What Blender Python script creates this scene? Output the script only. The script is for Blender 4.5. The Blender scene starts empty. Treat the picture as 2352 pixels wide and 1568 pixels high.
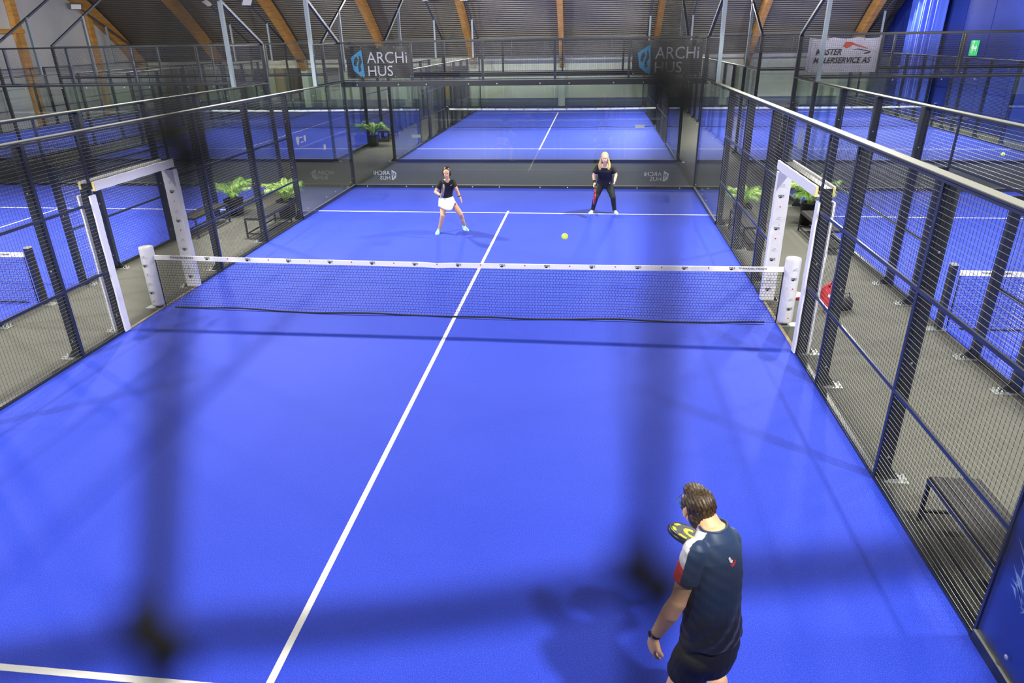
import bpy, bmesh, math, random
from mathutils import Vector, Matrix, Euler
random.seed(7)
S = bpy.context.scene
COL = S.collection
PI = math.pi
V = Vector

# ------------------------------------------------------------------ camera
CAMP = V((2.12116, -10.02305, 4.09116))
cd = bpy.data.cameras.new('camera')
cam = bpy.data.objects.new('camera', cd); COL.objects.link(cam)
cam.location = CAMP
cam.rotation_euler = (1.1501044, 0.0162528, 0.1135922)
cd.sensor_width = 36; cd.lens = 23.9615
cd.clip_start = 0.01; cd.clip_end = 200
cd.dof.use_dof = True; cd.dof.focus_distance = 11.5; cd.dof.aperture_fstop = 4.2
S.camera = cam
# ------------------------------------------------------------------ view / world
S.view_settings.view_transform = 'Standard'; S.view_settings.look = 'None'
S.view_settings.gamma = 1; S.view_settings.use_curve_mapping = False
S.view_settings.exposure = 0.4
S.cycles.transparent_max_bounces = 40; S.cycles.max_bounces = 7
S.cycles.diffuse_bounces = 4; S.cycles.sample_clamp_indirect = 6
W = bpy.data.worlds.new('world'); S.world = W; W.use_nodes = True
W.node_tree.nodes['Background'].inputs[0].default_value = (.5, .55, .6, 1)
W.node_tree.nodes['Background'].inputs[1].default_value = .05

# courts: x0, x1, y centre
COURTS = {'C': (-5, 5, 0), 'L': (-17.3, -7.3, 0), 'R': (7.4, 17.4, 0),
          'FC': (-5, 5, 24.6), 'FL': (-17.3, -7.3, 24.6), 'FR': (7.4, 17.4, 24.6), 'FLL': (-27.6, -19.7, 24.6)}
LAMP_W = 430.0
def flood(x, y, z, tx, ty, power):
    l = bpy.data.lights.new('flood_light', 'AREA'); l.shape = 'RECTANGLE'; l.size = .34; l.size_y = .24
    l.energy = power; l.color = (1, .965, .87); l.spread = math.radians(165)
    o = bpy.data.objects.new('flood_light', l); COL.objects.link(o)
    d = V((tx - x, ty - y, -z)); o.location = V((x, y, z)) + d.normalized() * .09
    o.rotation_euler = d.to_track_quat('-Z', 'Y').to_euler()
for k, (x0, x1, yc) in COURTS.items():
    for x in (x0, x1):
        for s in (-1, 1):
            cx = (x0 + x1) / 2
            if (k == 'FLL' and s > 0) or (k == 'FL' and s > 0): continue      # these stand unlit in the photograph
            flood(x, yc + s * (9.0 if (k == 'C' and s < 0) else 5.75), 5.98, cx + (x - cx) * .15, yc + s * (2.6 if k in 'C' else 1.0), LAMP_W * (1 if k != 'C' else (1.25 if s > 0 else .92)) * {'C': .92, 'FC': 1.55, 'FLL': .4, 'FR': 1.2, 'FL': 1.2}.get(k, 1.1))

# ------------------------------------------------------------------ materials
MATS = {}
def mat(name, col, rough=.6, metal=0, spec=.5, noise=None, sheen=0, coat=0, bump=None, emit=None, alpha=None):
    if name in MATS: return MATS[name]
    m = bpy.data.materials.new(name); m.use_nodes = True; nt = m.node_tree; b = nt.nodes['Principled BSDF']
    b.inputs['Base Color'].default_value = (*col, 1); b.inputs['Roughness'].default_value = rough
    b.inputs['Metallic'].default_value = metal; b.inputs['Specular IOR Level'].default_value = spec
    if sheen: b.inputs['Sheen Weight'].default_value = sheen; b.inputs['Sheen Roughness'].default_value = .5
    if coat: b.inputs['Coat Weight'].default_value = coat; b.inputs['Coat Roughness'].default_value = .25
    if emit: b.inputs['Emission Color'].default_value = (*emit[0], 1); b.inputs['Emission Strength'].default_value = emit[1]
    tc = None
    if noise or bump:
        tc = nt.nodes.new('ShaderNodeTexCoord')
    if noise:   # (scale, colour2, detail, lo, hi)
        sc, c2, det, lo, hi = noise
        mp = nt.nodes.new('ShaderNodeMapping')
        if isinstance(sc, tuple): mp.inputs['Scale'].default_value = sc; s1 = 1
        else: s1 = sc
        nt.links.new(tc.outputs['Object'], mp.inputs[0])
        n = nt.nodes.new('ShaderNodeTexNoise'); n.inputs['Scale'].default_value = s1; n.inputs['Detail'].default_value = det
        nt.links.new(mp.outputs[0], n.inputs['Vector'])
        r = nt.nodes.new('ShaderNodeValToRGB'); r.color_ramp.elements[0].position = lo; r.color_ramp.elements[1].position = hi
        r.color_ramp.elements[0].color = (*col, 1); r.color_ramp.elements[1].color = (*c2, 1)
        nt.links.new(n.outputs['Fac'], r.inputs[0]); nt.links.new(r.outputs[0], b.inputs['Base Color'])
    if bump:    # (scale, strength, distance)
        n = nt.nodes.new('ShaderNodeTexNoise'); n.inputs['Scale'].default_value = bump[0]; n.inputs['Detail'].default_value = 4
        nt.links.new(tc.outputs['Object'], n.inputs['Vector'])
        bp = nt.nodes.new('ShaderNodeBump'); bp.inputs['Strength'].default_value = bump[1]; bp.inputs['Distance'].default_value = bump[2]
        nt.links.new(n.outputs['Fac'], bp.inputs['Height']); nt.links.new(bp.outputs[0], b.inputs['Normal'])
    MATS[name] = m; return m

def glass_mat(name, tint, extra=0.0):
    m = bpy.data.materials.new(name); m.use_nodes = True; nt = m.node_tree; nt.nodes.clear()
    out = nt.nodes.new('ShaderNodeOutputMaterial'); mix = nt.nodes.new('ShaderNodeMixShader')
    tr = nt.nodes.new('ShaderNodeBsdfTransparent'); tr.inputs[0].default_value = (*tint, 1)
    gl = nt.nodes.new('ShaderNodeBsdfGlossy'); gl.inputs['Roughness'].default_value = 0.0
    lw = nt.nodes.new('ShaderNodeLayerWeight'); lw.inputs[0].default_value = .5
    p = nt.nodes.new('ShaderNodeMath'); p.operation = 'POWER'; p.inputs[1].default_value = 4.6
    a = nt.nodes.new('ShaderNodeMath'); a.operation = 'MULTIPLY_ADD'; a.inputs[1].default_value = .95; a.inputs[2].default_value = .045 + extra
    nt.links.new(lw.outputs['Facing'], p.inputs[0]); nt.links.new(p.outputs[0], a.inputs[0]); nt.links.new(a.outputs[0], mix.inputs[0])
    nt.links.new(tr.outputs[0], mix.inputs[1]); nt.links.new(gl.outputs[0], mix.inputs[2]); nt.links.new(mix.outputs[0], out.inputs[0])
    return m
GLASS = glass_mat('court_glass', (.955, .98, .965))

def turf_mat():
    m = bpy.data.materials.new('blue_turf'); m.use_nodes = True; nt = m.node_tree; b = nt.nodes['Principled BSDF']
    tc = nt.nodes.new('ShaderNodeTexCoord')
    n1 = nt.nodes.new('ShaderNodeTexNoise'); n1.inputs['Scale'].default_value = 170; n1.inputs['Detail'].default_value = 5
    n2 = nt.nodes.new('ShaderNodeTexNoise'); n2.inputs['Scale'].default_value = .55; n2.inputs['Detail'].default_value = 3
    nt.links.new(tc.outputs['Object'], n1.inputs['Vector']); nt.links.new(tc.outputs['Object'], n2.inputs['Vector'])
    r = nt.nodes.new('ShaderNodeValToRGB'); e = r.color_ramp.elements
    e[0].position = .3; e[0].color = (.006, .032, .44, 1); e[1].position = .70; e[1].color = (.095, .125, .80, 1)
    mid = r.color_ramp.elements.new(.5); mid.color = (.016, .055, .62, 1)
    nt.links.new(n1.outputs['Fac'], r.inputs[0])
    mx = nt.nodes.new('ShaderNodeMix'); mx.data_type = 'RGBA'; mx.blend_type = 'MULTIPLY'; mx.inputs['Factor'].default_value = 1
    r2 = nt.nodes.new('ShaderNodeValToRGB'); r2.color_ramp.elements[0].position = .3; r2.color_ramp.elements[0].color = (.86, .9, .95, 1)
    r2.color_ramp.elements[1].position = .7; r2.color_ramp.elements[1].color = (1, 1, 1, 1)
    nt.links.new(n2.outputs['Fac'], r2.inputs[0]); nt.links.new(r.outputs[0], mx.inputs[6]); nt.links.new(r2.outputs[0], mx.inputs[7])
    nt.links.new(mx.outputs[2], b.inputs['Base Color'])
    b.inputs['Roughness'].default_value = .7; b.inputs['Specular IOR Level'].default_value = .25
    b.inputs['Sheen Weight'].default_value = .14; b.inputs['Sheen Roughness'].default_value = .4
    b.inputs['Sheen Tint'].default_value = (.6, .65, 1, 1)
    bp = nt.nodes.new('ShaderNodeBump'); bp.inputs['Strength'].default_value = .4; bp.inputs['Distance'].default_value = .004
    nt.links.new(n1.outputs['Fac'], bp.inputs['Height']); nt.links.new(bp.outputs[0], b.inputs['Normal'])
    return m
TURF = turf_mat()
LINE = mat('line_white', (.92, .92, .92), .8)
CARPET = mat('grey_carpet', (.050, .052, .043), .95, noise=(160, (.155, .155, .130), 4, .36, .66), bump=(200, .5, .004))
PAINT = mat('frame_paint', (.022, .027, .034), .38, spec=.5, coat=.3)
NAVY = mat('frame_navy', (.016, .022, .045), .4, spec=.5, coat=.3)
RAIL_LIT = mat('rail_top_lit', (.25, .26, .225), .6)  # strips on dark rail tops, floodlight from above painted into the colour
WIRE_LIT = mat('wire_lying_lit', (.46, .47, .44), .4, metal=.3)  # same wire as the uprights, light from above put into a paler colour
WIRE_SHADED = mat('wire_upright_shaded', (.03, .035, .045), .45)  # same wire again, its shaded look put into a darker colour
GALV = mat('galvanised', (.50, .53, .52), .4, metal=.6)
MAST = mat('mast_grey', (.30, .37, .40), .5)
MASTD = mat('brace_dark', (.10, .12, .15), .4, metal=.3)
PAD = mat('pad_white', (.84, .84, .87), .42, bump=(14, .5, .02))
BLACK = mat('black_print', (.012, .012, .015), .5)
RED = mat('red_print', (.55, .03, .05), .5)
WOOD = mat('glulam', (.42, .20, .045), .5, noise=((3, .8, 9), (.60, .32, .085), 4, .3, .7))
YFOAM = mat('yellow_foam', (.75, .66, .25), .8)
NETC = mat('net_cord', (.006, .007, .009), .8)
ROPEB = mat('net_rope', (.01, .01, .012), .7)

# ------------------------------------------------------------------ mesh helpers
class MB:
    def __init__(s): s.v = []; s.f = []; s.m = []; s.sm = []
    def add(s, vs, fs, mi=0, sm=False):
        o = len(s.v); s.v += [tuple(v) for v in vs]
        for f in fs: s.f.append([i + o for i in f]); s.m.append(mi); s.sm.append(sm)
        return s
    def box(s, c, d, mi=0, rot=None):
        x, y, z = d[0] / 2, d[1] / 2, d[2] / 2
        vs = [V(p) for p in ((-x, -y, -z), (x, -y, -z), (x, y, -z), (-x, y, -z), (-x, -y, z), (x, -y, z), (x, y, z), (-x, y, z))]
        if rot is not None: vs = [rot @ v for v in vs]
        vs = [v + V(c) for v in vs]
        return s.add(vs, [(0, 3, 2, 1), (4, 5, 6, 7), (0, 1, 5, 4), (1, 2, 6, 5), (2, 3, 7, 6), (3, 0, 4, 7)], mi)
    def beam(s, a, b, w, h, mi=0, up=(0, 0, 1)):
        a = V(a); b = V(b); d = (b - a); L = d.length; d.normalize(); u = V(up)
        r = d.cross(u)
        if r.length < 1e-4: r = d.cross(V((0, 1, 0)))
        r.normalize(); u = r.cross(d)
        M = Matrix((r, d, u)).transposed()
        return s.box((a + b) / 2, (w, L, h), mi, M)
    def tube(s, pts, r, n=8, mi=0, closed=False, caps=True, sm=True):
        pts = [V(p) for p in pts]; N = len(pts); vs = []
        rr = r if isinstance(r, (list, tuple)) else [r] * N
        prev = None
        for i, p in enumerate(pts):
            if closed: t = pts[(i + 1) % N] - pts[i - 1]
            else: t = pts[min(i + 1, N - 1)] - pts[max(i - 1, 0)]
            t.normalize()
            if prev is None:
                q = V((0, 0, 1)) if abs(t.z) < .9 else V((1, 0, 0)); a = t.cross(q).normalized()
            else:
                a = (prev - t * prev.dot(t)).normalized()
            prev = a; b = t.cross(a)
            for k in range(n):
                w = 2 * PI * k / n; vs.append(p + (a * math.cos(w) + b * math.sin(w)) * rr[i])
        fs = []
        for i in range(N if closed else N - 1):
            j = (i + 1) % N
            for k in range(n):
                k2 = (k + 1) % n; fs.append((i * n + k, i * n + k2, j * n + k2, j * n + k))
        s.add(vs, fs, mi, sm)
        if caps and not closed:
            o = len(s.v) - N * n
            s.f.append([o + k for k in range(n)][::-1]); s.m.append(mi); s.sm.append(False)
            s.f.append([o + (N - 1) * n + k for k in range(n)]); s.m.append(mi); s.sm.append(False)
        return s
    def prism(s, poly, th, M, mi=0):   # poly 2D list ; extruded by th along local z ; M 4x4
        n = len(poly); vs = [M @ V((x, y, 0)) for x, y in poly] + [M @ V((x, y, th)) for x, y in poly]
        fs = [list(range(n))[::-1], [i + n for i in range(n)]] + [(i, (i + 1) % n, (i + 1) % n + n, i + n) for i in range(n)]
        return s.add(vs, fs, mi)
    def ell(s, c, r, R=None, n=12, m=8, mi=0):
        vs = []; fs = []
        for i in range(m + 1):
            t = PI * i / m
            for k in range(n):
                a = 2 * PI * k / n; p = V((r[0] * math.sin(t) * math.cos(a), r[1] * math.sin(t) * math.sin(a), r[2] * math.cos(t)))
                if R is not None: p = R @ p
                vs.append(p + V(c))
        for i in range(m):
            for k in range(n):
                k2 = (k + 1) % n; fs.append((i * n + k, (i + 1) * n + k, (i + 1) * n + k2, i * n + k2))
        return s.add(vs, fs, mi, True)
    def cone(s, p0, p1, r0, r1, n=14, mi=0, round_ends=True):
        p0 = V(p0); p1 = V(p1); d = p1 - p0; L = d.length
        t = d.normalized()
        pts = []; rs = []
        if round_ends:
            for a in (80, 55, 28): pts.append(p0 - t * r0 * math.sin(math.radians(a))); rs.append(r0 * math.cos(math.radians(a)))
        pts += [p0, p0 + d * .5, p1]; rs += [r0, (r0 + r1) / 2, r1]
        if round_ends:
            for a in (28, 55, 80): pts.append(p1 + t * r1 * math.sin(math.radians(a))); rs.append(r1 * math.cos(math.radians(a)))
        return s.tube(pts, rs, n, mi)
    def loft(s, secs, Lx, n=20, mi=0, sq=2.0):   # secs: (centre, a lateral, b depth) ; Lx lateral axis (or list)
        N = len(secs); vs = []
        for i, (c, a, b) in enumerate(secs):
            c = V(c); t = (V(secs[min(i + 1, N - 1)][0]) - V(secs[max(i - 1, 0)][0])).normalized()
            L = V(Lx[i] if isinstance(Lx, list) else Lx); L = (L - t * L.dot(t)).normalized(); F = t.cross(L)
            for k in range(n):
                w = 2 * PI * k / n; cw, sw = math.cos(w), math.sin(w)
                ex = 2 / sq
                vs.append(c + L * a * math.copysign(abs(cw) ** ex, cw) + F * b * math.copysign(abs(sw) ** ex, sw))
        fs = []
        for i in range(N - 1):
            for k in range(n):
                k2 = (k + 1) % n; fs.append((i * n + k, i * n + k2, (i + 1) * n + k2, (i + 1) * n + k))
        fs.append(list(range(n))[::-1]); fs.append([(N - 1) * n + k for k in range(n)])
        return s.add(vs, fs, mi, True)
    def mesh(s, name, mats):
        me = bpy.data.meshes.new(name); me.from_pydata(s.v, [], s.f)
        for m in (mats if isinstance(mats, (list, tuple)) else [mats]): me.materials.append(m)
        me.polygons.foreach_set('material_index', s.m); me.polygons.foreach_set('use_smooth', s.sm); me.update()
        return me
    def build(s, name, mats, parent=None, **kw):
        return link(name, s.mesh(name, mats), parent, **kw)

def wloc(o):
    p = V(o.location); q = o.parent
    while q: p += V(q.location); q = q.parent
    return p
def link(name, me, parent=None, loc=None, rotz=0, **kw):
    """mesh in world coordinates (loc None) or at a world location loc"""
    o = bpy.data.objects.new(name, me); COL.objects.link(o)
    base = wloc(parent) if (parent and not kw.pop('local', False)) else V((0, 0, 0))
    if parent: o.parent = parent
    o.location = (V(loc) if loc is not None else V((0, 0, 0))) - base
    if rotz: o.rotation_euler.z = rotz
    for k, v in kw.items(): o[k] = v
    return o
def thing(name, label, cat, loc=(0, 0, 0), group=None, rotz=0):
    o = bpy.data.objects.new(name, None); COL.objects.link(o); o.location = loc; o.rotation_euler.z = rotz
    o.empty_display_size = .1
    o['label'] = label; o['category'] = cat
    if group: o['group'] = group
    return o
def tag(o, label, cat, group=None):
    o['label'] = label; o['category'] = cat
    if group: o['group'] = group
    return o

def text_mesh(body, shear=0.0, bold=0.0):
    c = bpy.data.curves.new('t', 'FONT'); c.body = body; c.size = 1; c.extrude = .004; c.shear = shear; c.offset = bold
    c.resolution_u = 3
    o = bpy.data.objects.new('t', c); COL.objects.link(o)
    dg = bpy.context.evaluated_depsgraph_get(); me = bpy.data.meshes.new_from_object(o.evaluated_get(dg))
    bpy.data.objects.remove(o); bpy.data.curves.remove(c)
    return [v.co.copy() for v in me.vertices], [list(p.vertices) for p in me.polygons]
_tc = {}
def add_text(mb, body, x0, x1, z0, z1, M, mi=0, shear=0.0, bold=0.0, thick=.003):
    """fit text into box x0..x1, z0..z1 in the local XY plane of M"""
    key = (body, shear, bold)
    if key not in _tc: _tc[key] = text_mesh(body, shear, bold)
    vs, fs = _tc[key]
    ax = min(v.x for v in vs); bx = max(v.x for v in vs); ay = min(v.y for v in vs); by = max(v.y for v in vs)
    out = [M @ V((x0 + (v.x - ax) / (bx - ax) * (x1 - x0), z0 + (v.y - ay) / (by - ay) * (z1 - z0), thick * (.5 if v.z < 0 else 1.5))) for v in vs]
    mb.add(out, fs, mi)
def plane_M(origin, xdir, ydir):
    x = V(xdir).normalized(); y = V(ydir).normalized(); z = x.cross(y)
    M = Matrix((x, y, z)).transposed().to_4x4(); M.translation = V(origin); return M

# ------------------------------------------------------------------ hall shell
YC, ZC, RR = 12.0, -23.3, 35.8
XL, XR, YF, YN = -28.15, 18.6, 36.4, -12.4
def arc(y, R=RR): return ZC + math.sqrt(max(R * R - (y - YC) ** 2, 0)) if y > YC else ZC + R - (YC - y) ** 2 / 125   # the near half of the roof falls less steeply
def roof_pt(u, R, aa):      # u 0..1 from the far foot to the near wall
    if u < .5: a = aa * (1 - 2 * u); return YC + R * math.sin(a), ZC + R * math.cos(a)
    y = YC - (YC - YN + .2) * (2 * u - 1); return y, arc(y, R)
m = MB(); m.box(((XL + XR) / 2, (YF + YN) / 2, -.1), (XR - XL + .6, YF - YN + .6, .2)); m.build('floor', CARPET, kind='structure')

WALLW = mat('wall_offwhite', (.80, .80, .66), .85, noise=(.7, (.70, .72, .60), 3, .35, .65))
WALLG = mat('gable_white', (.55, .55, .52), .9, noise=(.5, (.42, .43, .43), 3, .3, .7))
WALLB = mat('blue_wall', (.008, .024, .19), .8, spec=.2, noise=(.6, (.014, .036, .30), 3, .3, .7))
ROOF = mat('roof_sheet', (.15, .14, .12), .42, metal=.5)
BASEG = mat('plinth_grey', (.16, .18, .22), .8)
m = MB(); m.box(((XL + XR) / 2, YF + .1, 1.5), (XR - XL + .4, .2, 3.0)); wf = m.build('wall_far', WALLW, kind='structure')
m = MB(); m.box(((XL + XR) / 2, YN - .1, 3.9), (XR - XL + .4, .2, 7.8)); m.build('wall_near', mat('wall_near', (.12, .12, .13), .8), kind='structure')
m = MB(); m.box(((XL + XR) / 2, YF - .03, .22), (XR - XL, .06, .44)); m.build('baseboard_far', BASEG, kind='structure')
def gable(name, x, th, matl):
    n = 40; poly = [(YN, 0)] + [(YN + (YF - YN) * i / n, max(arc(YN + (YF - YN) * i / n) + .1, 2.6)) for i in range(n + 1)] + [(YF, 0)]
    M = Matrix(((0, 0, 1, x), (1, 0, 0, 0), (0, 1, 0, 0), (0, 0, 0, 1)))
    mb = MB(); mb.prism(poly, th, M); return mb.build(name, matl, kind='structure')
gable('wall_left', XL - .2, .2, WALLG)
wr = gable('wall_right', XR, .2, WALLB)
# blue wall panels (sheets with open joints)
y = YN
while y < YF - .1:
    w = min(2.38, YF - y); zt = min(arc(y + .05), arc(y + w - .05)) - .05
    MB().box((XR - .02, y + w / 2, zt / 2 + .01), (.04, w - .03, zt)).build('panel', WALLB, wr)
    y += 2.4
# corrugated roof
a0 = math.asin((YF + .3 - YC) / RR); pts = []
nr = 330; prof = ((0, 0), (.35, 0), (.5, 1), (.85, 1))
for i in range(nr):
    for f, h in prof:
        pts.append(roof_pt((i + f) / nr, RR + .05 - h * .038, a0))
m = MB(); vs = []; 
for (yy, zz) in pts: vs += [(XL - .2, yy, zz), (XR + .2, yy, zz)]
m.add(vs, [(2 * i, 2 * i + 1, 2 * i + 3, 2 * i + 2) for i in range(len(pts) - 1)])
vs = []
for (yy, zz) in pts[::12] + [pts[-1]]: vs += [(XL - .2, yy, zz + .12), (XR + .2, yy, zz + .12)]
m.add(vs, [(2 * i, 2 * i + 2, 2 * i + 3, 2 * i + 1) for i in range(len(vs) // 2 - 1)])
m.build('ceiling', ROOF, kind='structure')
# glulam arches and piers
PIER = mat('pier_pale', (.56, .62, .55), .8)
names = {-5.6: 'left of the far court axis', 0: 'standing straight ahead over the middle of the far court', 11.2: 'right of the second banner', 17.0: 'against the blue wall',
         5.6: 'behind the right banner', -11.2: 'left of the left banner', -16.8: 'with its foot by the clock-like bolt plate on the left', -22.4: 'second from the white gable wall', -28: 'lying against the white gable wall'}
for x in (-28, -22.4, -16.8, -11.2, -5.6, 0, 5.6, 11.2, 17.0):
    t = thing('roof_arch', 'brown glulam timber roof arch ' + names[x], 'beam', (x, 36.1, 2.4), 'glulam roof arches')
    m = MB(); n = 56; aa = math.asin((36.25 - YC) / 35.35); vs = []
    for i in range(n + 1):
        for R in (34.98, 35.72):
            for dx in (-.14, .14): yy, zz = roof_pt(i / n, R, aa); vs.append((x + dx, yy, zz))
    fs = []
    for i in range(n):
        o = i * 4; q = o + 4
        fs += [(o, o + 1, q + 1, q), (o + 1, o + 3, q + 3, q + 1), (o + 3, o + 2, q + 2, q + 3), (o + 2, o, q, q + 2)]
    fs += [(0, 2, 3, 1), (n * 4, n * 4 + 1, n * 4 + 3, n * 4 + 2)]
    m.add(vs, fs); m.build('beam', WOOD, t)
    for s in (-.155, .155): MB().box((x + s, 35.9, 2.75), (.02, .3, .45), 0, Euler((.75, 0, 0)).to_matrix()).build('bolt_plate', GALV, t)
    MB().box((x, 36.15, 1.15), (.42, .5, 2.3)).build('pier', PIER, t)
# columns of the white gable
for i, y in enumerate((31.6, 25.95, 20.3, 14.6)):
    m = MB(); m.box((-27.98, y, (arc(y) - .7) / 2), (.3, .38, arc(y) - .7))
    tag(m.build('timber_column', WOOD), 'brown timber column on the white gable wall, number %s from the far corner' % ('one', 'two', 'three', 'four')[i], 'column', 'gable columns')
tag(MB().box((-27.8, 22.9, 4.75), (.2, 6.4, .22)).build('timber_crossbeam', WOOD), 'short horizontal timber crossbeam on the white gable wall', 'beam')
# panels at the foot of the far wall, left half
cols = [(.30, .22, .12), (.40, .44, .34), (.10, .085, .07), (.28, .32, .26), (.45, .36, .2), (.13, .12, .10)]
pm = [mat('wall_board_%s' % n, c, .7) for n, c in zip(('tan', 'pale', 'brown', 'sage', 'sand', 'umber'), cols)]
x = XL + .3; i = 0
while x < -5.9:
    w = random.choice((.7, 1.0, 1.3)); k = random.choice((0, 1, 1, 3, 3, 4, 2, 5)) if x < -7.6 else random.choice((2, 5, 2))
    MB().box((x + w / 2, YF - .05, 1.42), (w - .04, .06, 2.0)).build('board', pm[k], wf); x += w; i += 1
d = MB().box((6.4, YF - .05, 1.15), (1.3, .08, 2.3)).build('door_1', mat('door_dark', (.05, .055, .065), .5), kind='structure')
MB().box((5.95, YF - .12, 1.05), (.04, .06, .16)).build('door_handle', GALV, d)
GREENS = mat('exit_green', (.02, .45, .12), .5, emit=((.05, .8, .2), 1.2))
def exit_sign(label, loc, d, ax):
    t = thing('exit_sign', label, 'sign', loc); w, h = d
    if ax == 'x':
        MB().box(loc, (.05, w, h)).build('sign_box', GREENS, t)
        M = plane_M((loc[0] - .027, loc[1] + w / 2, loc[2] - h / 2), (0, -1, 0), (0, 0, 1))
    else:
        MB().box(loc, (w, .05, h)).build('sign_box', GREENS, t)
        M = plane_M((loc[0] - w / 2, loc[1] - .027, loc[2] - h / 2), (1, 0, 0), (0, 0, 1))
    m = MB()   # running figure and arrow
    m.prism([(w * .62, h * .42), (w * .8, h * .42), (w * .8, h * .25), (w * .95, h * .5), (w * .8, h * .75), (w * .8, h * .58), (w * .62, h * .58)], .003, M)
    m.prism([(w * .3, h * .15), (w * .38, h * .15), (w * .42, h * .5), (w * .5, h * .3), (w * .56, h * .34), (w * .45, h * .75), (w * .33, h * .75), (w * .22, h * .5), (w * .27, h * .45), (w * .34, h * .6)], .003, M)
    m.prism([(w * .42 + math.cos(a) * h * .1, h * .88 + math.sin(a) * h * .1) for a in [i * PI / 4 for i in range(8)]], .003, M)
    m.build('pictogram', mat('sign_white', (.9, .95, .9), .5, emit=((1, 1, 1), .8)), t)
exit_sign('green exit sign on the blue wall at the right', (XR - .07, 24.55, 3.3), (.62, .62), 'x')
exit_sign('small green exit sign above the dark far door', (6.4, YF - .1, 2.6), (.6, .24), 'y')
# blue curtain
m = MB(); n = 90; vs = []
CUR = mat('blue_curtain', (.03, .09, .62), .6, sheen=.3)
for i in range(n + 1):
    u = i / n; yy = 30.9 - 3.4 * u
    xx = XR - .35 - .13 * math.cos(u * 2 * PI * 8.5) - .04 * math.cos(u * 2 * PI * 21 + 1)
    vs += [(xx, yy, .05), (xx - .04, yy + .03 * math.sin(u * 30), 4), (xx, yy, arc(yy) - .3), (xx + .02, yy, .05), (xx - .02, yy + .03 * math.sin(u * 30), 4), (xx + .02, yy, arc(yy) - .3)]
fs = []
for i in range(n):
    o = i * 6; q = o + 6
    for k in (0, 1): fs += [(o + k, q + k, q + k + 1, o + k + 1), (o + 3 + k, o + 4 + k, q + 4 + k, q + 3 + k)]
m.add(vs, fs, 0, True); tag(m.build('curtain', CUR), 'tall pleated blue curtain hanging before the blue wall', 'curtain')
# ceiling luminaires
for lab, x, y in (('white panel lamp under the dark roof near the white gable', -23.5, 30.2), ('white panel lamp under the roof at the left edge of the near banner', -11.9, 28.6)):
    t = thing('ceiling_lamp', lab, 'lamp', (x, y, arc(y) - .2))
    R = Euler((-math.asin((y - YC) / RR), 0, 0)).to_matrix()
    MB().box((x, y, arc(y) - .2), (1.2, .5, .1), 0, R).build('housing', mat('lamp_white', (.7, .7, .7), .5), t)
    MB().box(V((x, y, arc(y) - .2)) + R @ V((0, 0, -.055)), (1.1, .4, .02), 0, R).build('diffuser', mat('lamp_diffuser', (.8, .8, .8), .5, emit=((1, 1, 1), 1.0)), t)

# ------------------------------------------------------------------ shared fence pieces
def wire_mesh(w, h, name):
    m = MB(); r = .0019
    k = .05
    while k < h - .02:
        m.tube([(0, 0, k), (0, w, k)], r, 4, 0, caps=False, sm=False); k += .05
    k = .05
    while k < w - .02:
        m.tube([(.004, k, 0), (.004, k, h)], r, 4, 1, caps=False, sm=False); k += .05
    return m.mesh(name, [WIRE_LIT, WIRE_SHADED])
def frame_mesh(w, h, name, bars=(1.0, 2.0)):
    m = MB(); t = .022
    m.box((.0, t / 2, h / 2), (t, t, h)); m.box((0, w - t / 2, h / 2), (t, t, h))
    m.box((0, w / 2, t / 2 + .01), (t, w - 2 * t, t)); m.box((0, w / 2, h - t / 2), (t, w - 2 * t, t))
    for b in bars:
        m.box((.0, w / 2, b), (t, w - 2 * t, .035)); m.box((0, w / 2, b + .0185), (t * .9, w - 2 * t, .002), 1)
    return m.mesh(name, [NAVY, mat('bar_top_lit', (.16, .17, .18), .35, metal=.5)])  # top strip of the navy bars, painted lighter as if lit from above
PM = {}
def panel_meshes(w, h, bars):
    k = (w, h, bars)
    if k not in PM: PM[k] = (frame_mesh(w, h, 'panel_frame', bars), wire_mesh(w, h, 'wire_mesh'))
    return PM[k]
def panel(parent, loc, w, h, bars=(), rotz=0):
    f, g = panel_meshes(w, h, bars)
    o = link('panel_frame', f, parent, loc=loc, rotz=rotz)
    c = bpy.data.objects.new('wire_mesh', g); COL.objects.link(c); c.parent = o; c['kind'] = 'stuff'
    return o
def post_mesh(h, plate=True):
    m = MB(); m.box((0, 0, h / 2), (.10, .07, h), 0)
    for z in [q for q in (.28, 1.3, 2.35) if q < h - .1]:
        m.ell((.0, -.037, z), (.012, .006, .012), None, 8, 4, 1)
        m.ell((.0, .037, z), (.012, .006, .012), None, 8, 4, 1)
    return m.mesh('post', [PAINT, GALV])
POSTM = {}
def plate_mesh():
    m = MB(); m.box((.09, 0, .006), (.30, .14, .012)); 
    m.prism([(.05, .012), (.17, .012), (.05, .16)], .012, Matrix(((1, 0, 0, 0), (0, 0, -1, .006), (0, 1, 0, 0), (0, 0, 0, 1))), 1)
    for dx in (.15, .21):
        for dy in (-.04, .04): m.tube([(dx, dy, .012), (dx, dy, .045)], .011, 6, 0)
    return m.mesh('base_plate', [GALV, PAINT])
PLATE = plate_mesh()
def post(parent, x, y, h, out, z0=0, plate=True):
    if h not in POSTM: POSTM[h] = post_mesh(h)
    o = link('post', POSTM[h], parent, loc=(x, y, z0), rotz=0 if out > 0 else PI)
    if plate:
        c = bpy.data.objects.new('base_plate', PLATE); COL.objects.link(c); c.parent = o
    return o
def pane(parent, a, b, z0=.1, z1=2.93, film=None):
    a = V(a); b = V(b); m = MB(); m.beam(V((a.x, a.y, (z0 + z1) / 2)), V((b.x, b.y, (z0 + z1) / 2)), .012, z1 - z0)
    return m.build('glass_pane', film or GLASS, parent)
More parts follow.
